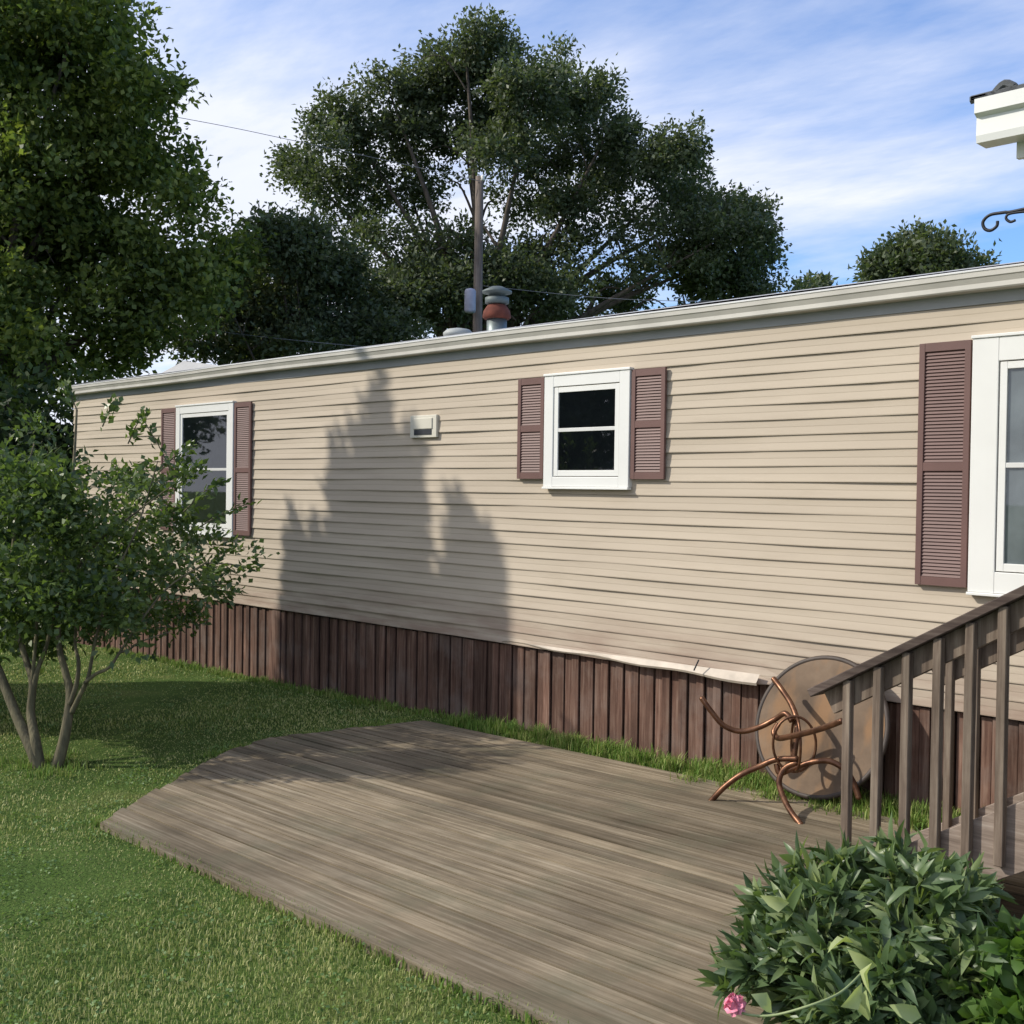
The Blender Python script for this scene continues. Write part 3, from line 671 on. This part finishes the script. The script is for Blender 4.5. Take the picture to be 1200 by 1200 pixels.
arm('leg', [(1006, 934, 6.02), (1000, 917, 6.02), (990, 902, 6.0), (972, 892, 5.98), (952, 893, 5.95), (930, 900, 5.93), (914, 906, 5.90), (910, 895, 5.90)])
b = MB(); cen = atY(931, 872, Yc)
for (ax, rx, rzz, dx) in ((Vector((0.78, 0.62, 0)), 0.125, 0.165, 0.0), (Vector((0.72, -0.69, 0)), 0.10, 0.155, 0.01)):
    b.tube([cen+Vector((dx, 0, 0))+ax*(rx*math.cos(t))+Vector((0, 0, rzz*math.sin(t))) for t in np.linspace(0, 2*PI, 36, endpoint=False)], 0.008, 8, closed=True)
b.build('ring', M_COP, tb, True)

# ------------------------------------------------------------------ utility pole and wires
pt = atD(562, 207, 22.0); pb = Vector((pt.x, pt.y, gz(-18)))
up_ = thing('utility_pole', 'grey wooden utility pole standing behind the mobile home', 'utility pole', tuple(pb))
b = MB(); b.tube([pb, pb.lerp(pt, 0.5), pt], [0.115, 0.10, 0.08], 12); b.build('pole', M_POLE, up_, True)
tp_ = atD(551, 352, 21.7)
b = MB(); b.lathe((tp_.x, tp_.y, tp_.z-0.25), [(0.02, 0), (0.10, 0.02), (0.11, 0.06), (0.11, 0.42), (0.09, 0.46), (0.03, 0.48)], 14); b.build('transformer', plain('pale lavender grey paint', (0.34, 0.34, 0.42), 0.5, 0.2, 6), up_, True)
b = MB(); p = atD(566, 212, 21.8); b.lathe(p, [(0.02, 0), (0.05, 0.02), (0.03, 0.05), (0.05, 0.08), (0.02, 0.11)], 10); b.build('insulator', M_WHITE, up_, True)
def wire(pts, label, r=0.012):
    P = smoothpts(pts, 10); b = MB(); b.tube(P, r, 5); o = b.build('overhead_wire', M_WIRE, None, True); tag(o, label, 'wire', 'overhead wires by the pole')
wire([atD(562, 212, 21.9), atD(350, 166, 22.0), atD(200, 136, 22), atD(-200, 66, 22)], 'thin wire rising left across the sky from the top of the utility pole', 0.006)
wire([atD(558, 418, 21.9), atD(378, 402, 22), atD(252, 388, 22.6), atD(60, 362, 23.5), atD(-40, 352, 24)], 'wire low above the roof left of the utility pole', 0.008)
wire([atD(566, 335, 21.9), atD(720, 350, 21.5), atD(870, 353, 21.5), atD(1100, 350, 22)], 'wire low over the roof right of the utility pole', 0.006)

# ------------------------------------------------------------------ trees
def limb_paths(b, base, fork, targets, r0, wob_=0.3, seg=8, side=True):
    base = Vector(base); fork = Vector(fork)
    b.tube(smoothpts([base, base.lerp(fork, .5)+Vector((random.uniform(-.1, .1), random.uniform(-.1, .1), 0)), fork], 4), [r0*(1.15-0.35*i/8) for i in range(9)], 12)
    for t in targets:
        t = Vector(t); L = (t-fork).length
        start = base.lerp(fork, random.uniform(0.8, 1.0))
        m = start.lerp(t, 0.5)+Vector((random.uniform(-wob_, wob_), random.uniform(-wob_, wob_), 0.10*L))
        P = smoothpts([start, start.lerp(m, .5)+Vector((random.uniform(-wob_, wob_)*.4, 0, 0.05*L)), m, t], 5)
        rr = [max(0.012, r0*(0.34+0.2*(L > 4))*(1-0.9*i/(len(P)-1))) for i in range(len(P))]; b.tube(P, rr, seg)
        if side:
            for j in range(4):
                i = random.randint(4, len(P)-3); s = P[i]; e = s+Vector((random.uniform(-1, 1), random.uniform(-1, 1), random.uniform(0.0, .9)))*(0.18*L)
                b.tube(smoothpts([s, s.lerp(e, .5)+Vector((0, 0, 0.06*L)), e], 4), [rr[i]*0.6*(1-0.85*q_/8) for q_ in range(9)], 5)
def tree_px(name, label, cat, blobs_px, D, base_px, trunk_r, forkh, leaf, n_twigs, per, L, W, twig, spread, jit=1.0, bark_m=M_BARK, group=None, basis_ground=True, shell=0.45, up=0.35, droop=0.0, zsq=1.0, limbs=True, dback=0.0, clumps=0, csize=0.5, rs=1.0):
    blobs = []
    for (x, y, r, *o) in blobs_px:
        dd = D + (o[0] if o else random.uniform(-jit, jit)); wgt = o[1] if len(o) > 1 else 1.0
        rr = r/F*dd*rs; c = atD(x, y, dd); blobs.append((c, (rr, rr, rr*zsq), r*r*wgt))
    bp = atD(base_px[0], 600, D+dback); base = Vector((bp.x, bp.y, gz(bp.x)-0.1)); 
    t = thing(name, label, cat, tuple(base+Vector((0, 0, 0.1))), group)
    top = max(b_[0].z for b_ in blobs); fork = Vector((bp.x, bp.y, forkh))
    b = MB(); limb_paths(b, base, fork, [b_[0] for b_ in blobs[::(3 if len(blobs) > 20 else 1)]], trunk_r, 0.25 if limbs else 0.1); b.build('trunk', bark_m, t, True)
    crown(blobs, n_twigs, per, L, W, 'crown', leaf, t, twig=twig, spread=spread, shell=shell, up=up, droop=droop, clumps=clumps, csize=csize)
    return t
big = [(545, 50, 30), (520, 75, 34), (575, 70, 36), (548, 110, 44), (500, 120, 34), (610, 80, 26), (625, 110, 34), (665, 90, 32), (690, 120, 36), (715, 150, 34), (655, 140, 40), (430, 88, 16, 0, .8), (455, 105, 20), (590, 135, 38),
       (395, 140, 28), (420, 165, 34), (375, 165, 22), (345, 190, 22), (360, 205, 26), (470, 150, 30), (500, 175, 40), (545, 165, 38), (590, 185, 44), (640, 190, 44), (700, 190, 44), (750, 185, 34), (790, 185, 28), (800, 205, 26),
       (395, 215, 34), (440, 215, 38), (480, 225, 32), (520, 215, 28), (620, 235, 36), (680, 240, 46), (740, 235, 44), (790, 240, 36), (830, 245, 26), (860, 255, 22), (880, 272, 18), (835, 285, 30), (775, 285, 40),
       (415, 255, 32), (455, 290, 40), (500, 310, 44), (540, 280, 26), (600, 300, 26), (650, 290, 36), (710, 300, 42), (775, 325, 40), (830, 325, 34, 0, 1.6), (870, 335, 26, 0, 1.8), (905, 342, 17, 0, 2), (885, 300, 22, 0, 1.6), (868, 262, 24, 0, 1.6), (850, 300, 34, 0, 1.4), (560, 330, 34), (440, 340, 40), (500, 365, 40), (600, 355, 34), (650, 350, 40), (720, 350, 40), (560, 372, 30), (400, 330, 30), (470, 340, 44, -1, 1.5), (530, 345, 44, -1, 1.5), (590, 330, 36, -1, 1.2), (640, 345, 40, -1, 1.2), (450, 380, 36, -1, 1.2)]
random.seed(3)
tree_px('large_tree', 'very tall broad dark green tree towering over the middle of the roof', 'tree', big, 26.5, (555,), 0.30, 4.2, L_BIG, 9200, 14, 0.12, 0.066, 0.36, 0.08, 1.9, shell=0.6, clumps=24, csize=0.44, rs=0.95, zsq=0.75)
low = [(300, 310, 42), (345, 300, 38), (390, 320, 40), (290, 365, 45), (340, 360, 45), (400, 375, 45), (260, 340, 38), (430, 395, 35), (240, 400, 35), (300, 405, 40), (365, 410, 40), (450, 345, 35), (325, 280, 26)]
tree_px('spreading_tree', 'lower dark tree between the maple and the tall tree', 'tree', low, 23.5, (345,), 0.18, 2.8, L_BIG, 3300, 13, 0.125, 0.066, 0.35, 0.09, 1.2, clumps=20, csize=0.42, rs=0.9, zsq=0.8)
maple = [(20, 20, 90), (110, 40, 50), (60, 110, 90), (130, 120, 58), (170, 95, 30), (20, 200, 80), (95, 200, 85), (165, 200, 55), (190, 170, 32), (130, 270, 80), (205, 260, 48), (225, 235, 26), (50, 300, 90), (30, 290, 60), (150, 340, 75), (215, 335, 52), (255, 300, 28), (245, 350, 35), (60, 380, 80), (130, 400, 55), (200, 400, 35), (10, 440, 70), (75, 430, 45), (-60, 60, 110), (-70, 200, 120), (-70, 340, 110), (60, -40, 80), (90, 25, 50), (-40, 430, 80)]
tree_px('maple_tree', 'large leafy maple filling the upper left behind the end of the house', 'tree', maple, 20.5, (-20,), 0.28, 3.0, L_MAPLE, 8200, 13, 0.13, 0.085, 0.36, 0.10, 1.6, shell=0.5, clumps=26, csize=0.48, rs=0.9)
far1 = [(1035, 322, 26), (1070, 305, 28), (1075, 292, 14), (1110, 315, 30), (1140, 318, 16), (1050, 335, 30), (1100, 340, 35)]
tree_px('distant_tree', 'rounded treetop showing above the gutter at the right', 'tree', far1, 42, (1080,), 0.25, 4, L_BIG, 1500, 12, 0.22, 0.12, 0.5, 0.15, 1.5, clumps=12, csize=0.5, rs=0.8)
tree_px('distant_tree', 'tiny treetop tip just right of the tall tree above the gutter', 'tree', [(957, 342, 10), (950, 350, 12)], 48, (955,), 0.15, 4, L_BIG, 120, 10, 0.28, 0.16, 0.4, 0.15, 0.5)
# shrubs closing the view past the house end, shade painted into their leaves
random.seed(5)
for i, (x, y, D, r, lab) in enumerate(((20, 590, 17.6, 95, 'dark tall shrub at the left edge behind the small tree'), (110, 600, 18.8, 80, 'dark shrub at the far left end of the house, right of another'), (-70, 600, 16.2, 110, 'dark shrub just past the left edge of the view'))):
    tree_px('tall_shrub', lab, 'shrub', [(x, y-75, r*0.75), (x-25, y-15, r*0.85), (x+30, y, r*0.8), (x, y+60, r*0.8), (x+35, y+75, r*0.7), (x-35, y+85, r*0.7), (x+10, y+110, r*.55)], D, (x,), 0.06, 0.8, L_SHADED, 900, 13, 0.15, 0.09, 0.3, 0.1, 0.5, group='shrubs past the end of the house')

for i, (x, y, h_, lab) in enumerate(((-31, -20, 10.5, 'broad tree across the lawn, mirrored in the small window'), (-40, -8, 11, 'broad tree furthest left across the lawn, mirrored in the left window'), (-24, -31, 10.5, 'broad tree across the lawn behind the camera, mirrored in the right window'))):
    t = thing('mirrored_tree', lab, 'tree', (x, y, gz(x)), 'trees across the lawn')
    bl = [(Vector((x+random.uniform(-2.6, 2.6), y+random.uniform(-2.6, 2.6), h_*(0.3+0.55*random.random()))), (2.6, 2.6, 2.0), 1) for k in range(9)]
    crown(bl, 1100, 11, 0.34, 0.22, 'crown', L_BIG, t, twig=0.7, spread=0.25, shell=0.5)
    b = MB(); b.tube([(x, y, gz(x)-0.1), (x, y, h_*0.4), (x, y, h_*0.7)], [0.3, 0.22, 0.08], 10); b.build('trunk', M_BARK, t, True)
# small multi-stemmed tree on the lawn
random.seed(9)
sb = Vector((-7.70, 3.27, gz(-7.7)-0.03))
t = thing('small_tree', 'small multi-stemmed tree with forked trunks and drooping leafy crown on the lawn', 'tree', tuple(sb))
D0 = 8.5
blp = [(75, 520, 38, .2, .28), (110, 500, 24, .1, .35), (95, 470, 14, 0, .4), (150, 560, 42, .3, .35), (200, 580, 34, -.2, .4), (40, 590, 70, .3, .5), (110, 620, 62, -.4, .55), (180, 640, 48, .3, .6), (230, 660, 36, 0, .75), (270, 672, 22, -.2, .8), (60, 670, 66, .6, 1.1), (130, 690, 52, -.2, 1.2), (190, 705, 34, .4, 1.3), (20, 700, 55, -.4, 1.2), (-40, 620, 80, 0, .8), (-60, 700, 70, .3, 1), (10, 520, 44, .5, .5), (-30, 560, 60, .4, .6), (230, 705, 18, .1, 1.2), (90, 712, 40, .5, 1.5), (40, 718, 38, 0, 1.5), (70, 700, 44, -.9, 1.2), (130, 715, 30, -.9, 1.4), (20, 690, 50, -.9, 1.3), (60, 610, 60, -.9, .45), (120, 560, 40, -.7, .3), (170, 660, 44, -.7, .8), (0, 570, 60, -.8, .5)]
blobs = []
for (x, y, r, o, w_) in blp:
    dd = D0+o*1.3+0.25; rr = r/F*dd; blobs.append((atD(x, y, dd), (rr, rr, rr*0.85), r*r*w_))
crown(blobs, 2800, 11, 0.060, 0.034, 'crown', L_SMALL, t, twig=0.18, spread=0.03, shell=0.6, up=0.25, droop=0.03, clumps=13, csize=0.16)
# thin sprigs poking out to the right
spr = [((205, 560), (165, 487), 8.3), ((150, 520), (168, 486), 8.3), ((215, 600), (262, 560), 8.2), ((240, 660), (300, 668), 8.3), ((230, 620), (290, 590), 8.3), ((180, 560), (225, 520), 8.6), ((220, 690), (285, 690), 8.3), ((200, 580), (235, 545), 8.4), ((90, 480), (75, 452), 8.7), ((120, 500), (135, 470), 8.5)]
PP = []; DD = []
for (a, c, d_) in spr:
    A_, B_ = atD(*a, d_), atD(*c, d_); bs = MB(); bs.tube([A_, A_.lerp(B_, .5)+Vector((0, 0, .02)), B_], [0.006, 0.004, 0.002], 5); bs.build('twig', M_BARK2, t)
    for k in range(34):
        tt_ = random.random()**0.8; PP.append(A_.lerp(B_, tt_)+Vector([random.gauss(0, .02) for _ in range(3)])); dv_ = (B_-A_).normalized()+Vector([random.gauss(0, .7) for _ in range(3)]); DD.append(dv_.normalized())
PP = np.array([list(p) for p in PP]); DD = np.array([list(p) for p in DD]); n = len(PP)
leaves_from(PP, DD, 0.065*(0.7+0.6*rng.random(n)), 0.036*(0.7+0.6*rng.random(n)), 'sprig_leaves', L_SMALL, t)
def stem(pts, r0, r1):
    P = smoothpts([atD(x, y, d_) for x, y, d_ in pts], 5); n = len(P); return P, [(r0+(r1-r0)*(i/(n-1))**0.8)*0.74 for i in range(n)]
b = MB()
dB = (sb-CP).dot(CW)
for pts, r0, r1 in (
    ([(50, 912, dB), (38, 880, dB), (20, 840, dB+.1), (0, 790, dB+.2), (-20, 740, dB+.3), (-40, 660, dB+.3)], 0.062, 0.03),
    ([(48, 906, dB), (42, 870, dB), (36, 835, dB+.1), (38, 800, dB+.1), (28, 765, dB+.2), (10, 700, dB+.3)], 0.055, 0.022),
    ([(38, 815, dB+.1), (44, 785, dB+.1), (55, 755, dB+.2), (70, 690, dB+.3)], 0.03, 0.014),
    ([(37, 808, dB+.1), (41, 760, dB+.1), (45, 700, dB+.2)], 0.022, 0.012),
    ([(62, 910, dB), (72, 880, dB), (79, 845, dB), (82, 812, dB+.05), (76, 785, dB+.1), (69, 755, dB+.15), (70, 700, dB+.3), (85, 560, dB+.4), (90, 480, dB+.5)], 0.062, 0.01),
    ([(82, 825, dB), (90, 800, dB), (92, 775, dB), (88, 750, dB+.1), (95, 690, dB)], 0.026, 0.012),
    ([(84, 835, dB), (95, 812, dB-.05), (103, 795, dB-.1), (108, 770, dB-.1), (113, 745, dB-.1), (130, 680, dB-.1)], 0.026, 0.01),
    ([(100, 800, dB-.1), (112, 790, dB-.15), (128, 782, dB-.2), (142, 762, dB-.2), (160, 735, dB-.2), (195, 690, dB-.1), (240, 660, dB-.1)], 0.02, 0.006),
    ([(140, 765, dB-.2), (153, 760, dB-.2), (165, 752, dB-.2), (200, 740, dB-.15)], 0.012, 0.004),
    ([(70, 700, dB+.3), (110, 640, dB+.1), (160, 600, dB), (200, 570, dB)], 0.018, 0.005),
    ([(130, 680, dB-.1), (160, 620, dB-.1), (185, 540, dB)], 0.012, 0.004),
    ([(10, 700, dB+.3), (20, 600, dB+.3), (40, 520, dB+.4)], 0.02, 0.006)):
    P, rr = stem(pts, r0, r1); b.tube(P, rr, 10)
b.build('trunk', M_BARK2, t, True)

# arborvitae standing left of the view; they throw the pointed shadow on the siding
random.seed(21)
TE = math.tan(SUN_EL)
def arbor(wall_px, Lb, plumes, label):
    """plumes: tops given as shadow points on the wall (px), each a narrow pointed plume"""
    wp = atY(wall_px[0], wall_px[1], WY); h = Lb
    cx_, cy_ = wp.x-SH.x*h, wp.y-SH.y*h
    t = thing('columnar_conifer', label, 'conifer', (cx_, cy_, gz(cx_)), 'pointed conifers left of the view')
    P_all = []; D_all = []
    for (x, y, wd, off) in plumes:
        p = atY(x, y, WY); hh_ = h+off
        tx, ty, tz = p.x-SH.x*hh_, p.y-SH.y*hh_, p.z+TE*hh_
        zb = 0.25; n = int(500*wd/0.35)
        s = rng.random(n)**0.8; prof = np.clip(np.minimum(s*2.6, 1)**0.6*1.0, 0.02, 1)*wd*0.5
        a = rng.random(n)*2*PI; r_ = prof*rng.random(n)**0.35
        z = tz-(tz-zb)*s
        P_all.append(np.stack([tx+np.cos(a)*r_, ty+np.sin(a)*r_, z], 1)); D_all.append(unit(np.stack([np.cos(a)*0.35, np.sin(a)*0.35, np.ones(n)], 1)+0.25*rng.normal(size=(n, 3))))
    P = np.concatenate(P_all); D = np.concatenate(D_all); n = len(P)
    # keep the crown clear of the ground
    leaves_from(P, D, 0.24*(0.6+0.6*rng.random(n)), 0.13*(0.7+0.6*rng.random(n)), 'crown', L_CON, t)
    b = MB(); b.tube([(cx_, cy_, gz(cx_)-0.1), (cx_, cy_, 2.5), (cx_, cy_, 4.2)], [0.12, 0.08, 0.02], 10); b.build('trunk', M_BARK, t, True)
    return t
arbor((445, 600), 5.2, [(445, 436, 0.34, 0), (440, 470, 0.5, .1), (430, 500, 0.6, 0.2), (455, 500, 0.62, -0.2), (405, 512, 0.42, 0.1), (392, 505, 0.22, 0), (415, 510, .3, .2), (475, 505, 0.36, 0.1), (490, 515, 0.4, 0), (470, 540, 0.7, .3), (410, 560, 0.7, -0.2), (440, 590, 0.8, 0), (488, 560, .3, .1), (450, 560, .62, .2), (405, 600, .4, 0)], 'tall pointed conifer standing on the lawn left of the view')
arbor((350, 640), 4.9, [(341, 600, 0.20, 0), (350, 622, 0.32, 0.1), (366, 612, 0.3, 0), (380, 640, 0.5, 0.2), (345, 640, 0.4, -0.1), (360, 660, .5, .2)], 'shorter conifer furthest from the camera, left of the view')
arbor((550, 640), 5.3, [(536, 578, 0.32, 0), (540, 600, 0.45, 0.1), (552, 612, 0.3, 0), (565, 625, 0.28, 0), (574, 640, 0.35, 0.1), (583, 655, 0.28, 0), (548, 640, .45, .2), (528, 700, .5, .1), (505, 690, .3, 0)], 'shorter conifer nearest to the camera, left of the view')

# ------------------------------------------------------------------ peony bush and plants, bottom right
def bush(name, label, cat, center, rad, h, n_st, per, L, W, leaf, bend, seed, trim=None, sub=3):
    global rng
    r2 = np.random.default_rng(seed); cx_, cy_ = center; z0 = gz(cx_)
    t = thing(name, label, cat, (cx_, cy_, z0))
    P = []; D = []; b = MB()
    for i in range(n_st):
        a = r2.random()*2*PI; rr = rad*math.sqrt(r2.random()); top = Vector((cx_+math.cos(a)*rr, cy_+math.sin(a)*rr, z0+h*math.sqrt(max(0.05, 1-(rr/rad)**2*0.85))*(0.68+0.42*r2.random())))
        bs_ = Vector((cx_+math.cos(a)*rr*0.35, cy_+math.sin(a)*rr*0.35, z0))
        m = bs_.lerp(top, 0.5)+Vector((0, 0, 0.06)); path = smoothpts([bs_, m, top], 5); b.tube(path, [0.005-0.003*k/10 for k in range(len(path))], 5, cap=False)
        out = Vector((math.cos(a)*rr/rad, math.sin(a)*rr/rad, 0.4))
        for lvl in np.linspace(0.35, 1.0, 5):
            q_ = path[min(len(path)-1, int(lvl*(len(path)-1)))]
            for s in range(sub):
                aa = r2.random()*2*PI; d0 = (Vector((math.cos(aa), math.sin(aa), 0.25))*0.8+out*0.6).normalized()
                pet = q_+d0*0.05*(L/0.1)
                for k in range(per):
                    sp = Vector([r2.normal()*0.55 for _ in range(3)]); dd = (d0+sp+Vector((0, 0, 0.25))).normalized()
                    P.append(list(pet+dd*0.008)); D.append(list(dd))
    P = np.array(P); D = np.array(D); n = len(P)
    if trim is not None:
        k_ = trim(P); P = P[k_]; D = D[k_]; n = len(P)
    b.build('stems', plain('green stems', (0.12, 0.16, 0.06), 0.6, 0.2), t)
    leaves_from(P, D, L*(0.65+0.7*rng.random(n)), W*(0.7+0.6*rng.random(n)), 'leaves', leaf, t, bend=bend, fold=0.22, two=True)
    print(name, n); return t
bush('peony_bush', 'dense dark green peony bush with narrow leaves growing over the deck edge', 'bush', (-1.71, 3.46), 0.46, 0.60, 115, 7, 0.10, 0.029, L_PEONY, 0.38, 4, trim=lambda P: (P[:, 1] < 4.36))
bush('leafy_plant', 'brighter green broad-leaved plant in the bottom right corner', 'plant', (-1.20, 3.42), 0.36, 0.50, 60, 5, 0.075, 0.045, L_WEED, 0.25, 6, trim=lambda P: P[:, 1] < 4.36)
# pink peony on a stem at the bush's left edge
fl = thing('peony_flower', 'pink peony bloom hanging on a long stem at the left of the bush', 'flower', tuple(atD(862, 1180, 3.1)))
fc_ = atD(861, 1178, 3.1)
b = MB()
for i in range(26):
    a = i*2.4; tl = 0.25+0.75*(i/26); d_ = Vector((math.cos(a)*math.sin(tl*1.9), math.sin(a)*math.sin(tl*1.9), math.cos(tl*1.9)*0.9)); r_ = 0.024
    s_ = d_.cross(Vector((0, 0, 1))).normalized(); u_ = s_.cross(d_)
    c_ = fc_+d_*r_*0.75
    ring = [c_+s_*(0.017*math.cos(q_))+u_*(0.022*math.sin(q_))+d_*(0.010*math.cos(2*q_+i)) for q_ in np.linspace(0, 2*PI, 8, endpoint=False)]
    cen_ = b.bm.verts.new(c_-d_*0.004); vs = [b.bm.verts.new(p) for p in ring]
    for k in range(8): b.bm.faces.new((cen_, vs[k], vs[(k+1) % 8]))
b.build('petals', M_PINK, fl, True, recalc=False)
b = MB(); b.tube(smoothpts([fc_, atD(872, 1188, 3.1), atD(905, 1190, 3.08), atD(950, 1178, 3.05), atD(985, 1163, 3.1), atD(1010, 1140, 3.2)], 6), 0.0035, 6); b.build('stem', plain('pale green stem', (0.28, 0.34, 0.15), 0.5, 0.1), fl, True)
PL = [(1000, 1105, 3.0, (-1, .1, .2)), (1028, 1132, 2.9, (-1, 0, .35)), (1022, 1128, 2.85, (-.5, 0, -.9)), (985, 1180, 2.85, (.8, 0, .6)), (1080, 1192, 2.85, (-1, 0, .4)), (880, 1165, 3.05, (.9, 0, -.5)), (925, 1058, 3.2, (-1, 0, .1)), (1015, 1160, 2.85, (-.2, 0, -1))]
P = np.array([list(atD(x, y, d_)) for x, y, d_, _ in PL]); D = unit(np.array([list(CR*v[0]+CU*v[2]+CW*(-0.2)) for *_, v in PL]))
leaves_from(P, D, np.full(len(P), 0.075), np.full(len(P), 0.045), 'pale_leaves', L_PALE, fl, bend=0.45, fold=0.3, two=True)

# ------------------------------------------------------------------ render settings
sc.render.engine = 'CYCLES'
sc.cycles.max_bounces = 8; sc.cycles.transparent_max_bounces = 12
sc.render.resolution_x = 1024; sc.render.resolution_y = 1024
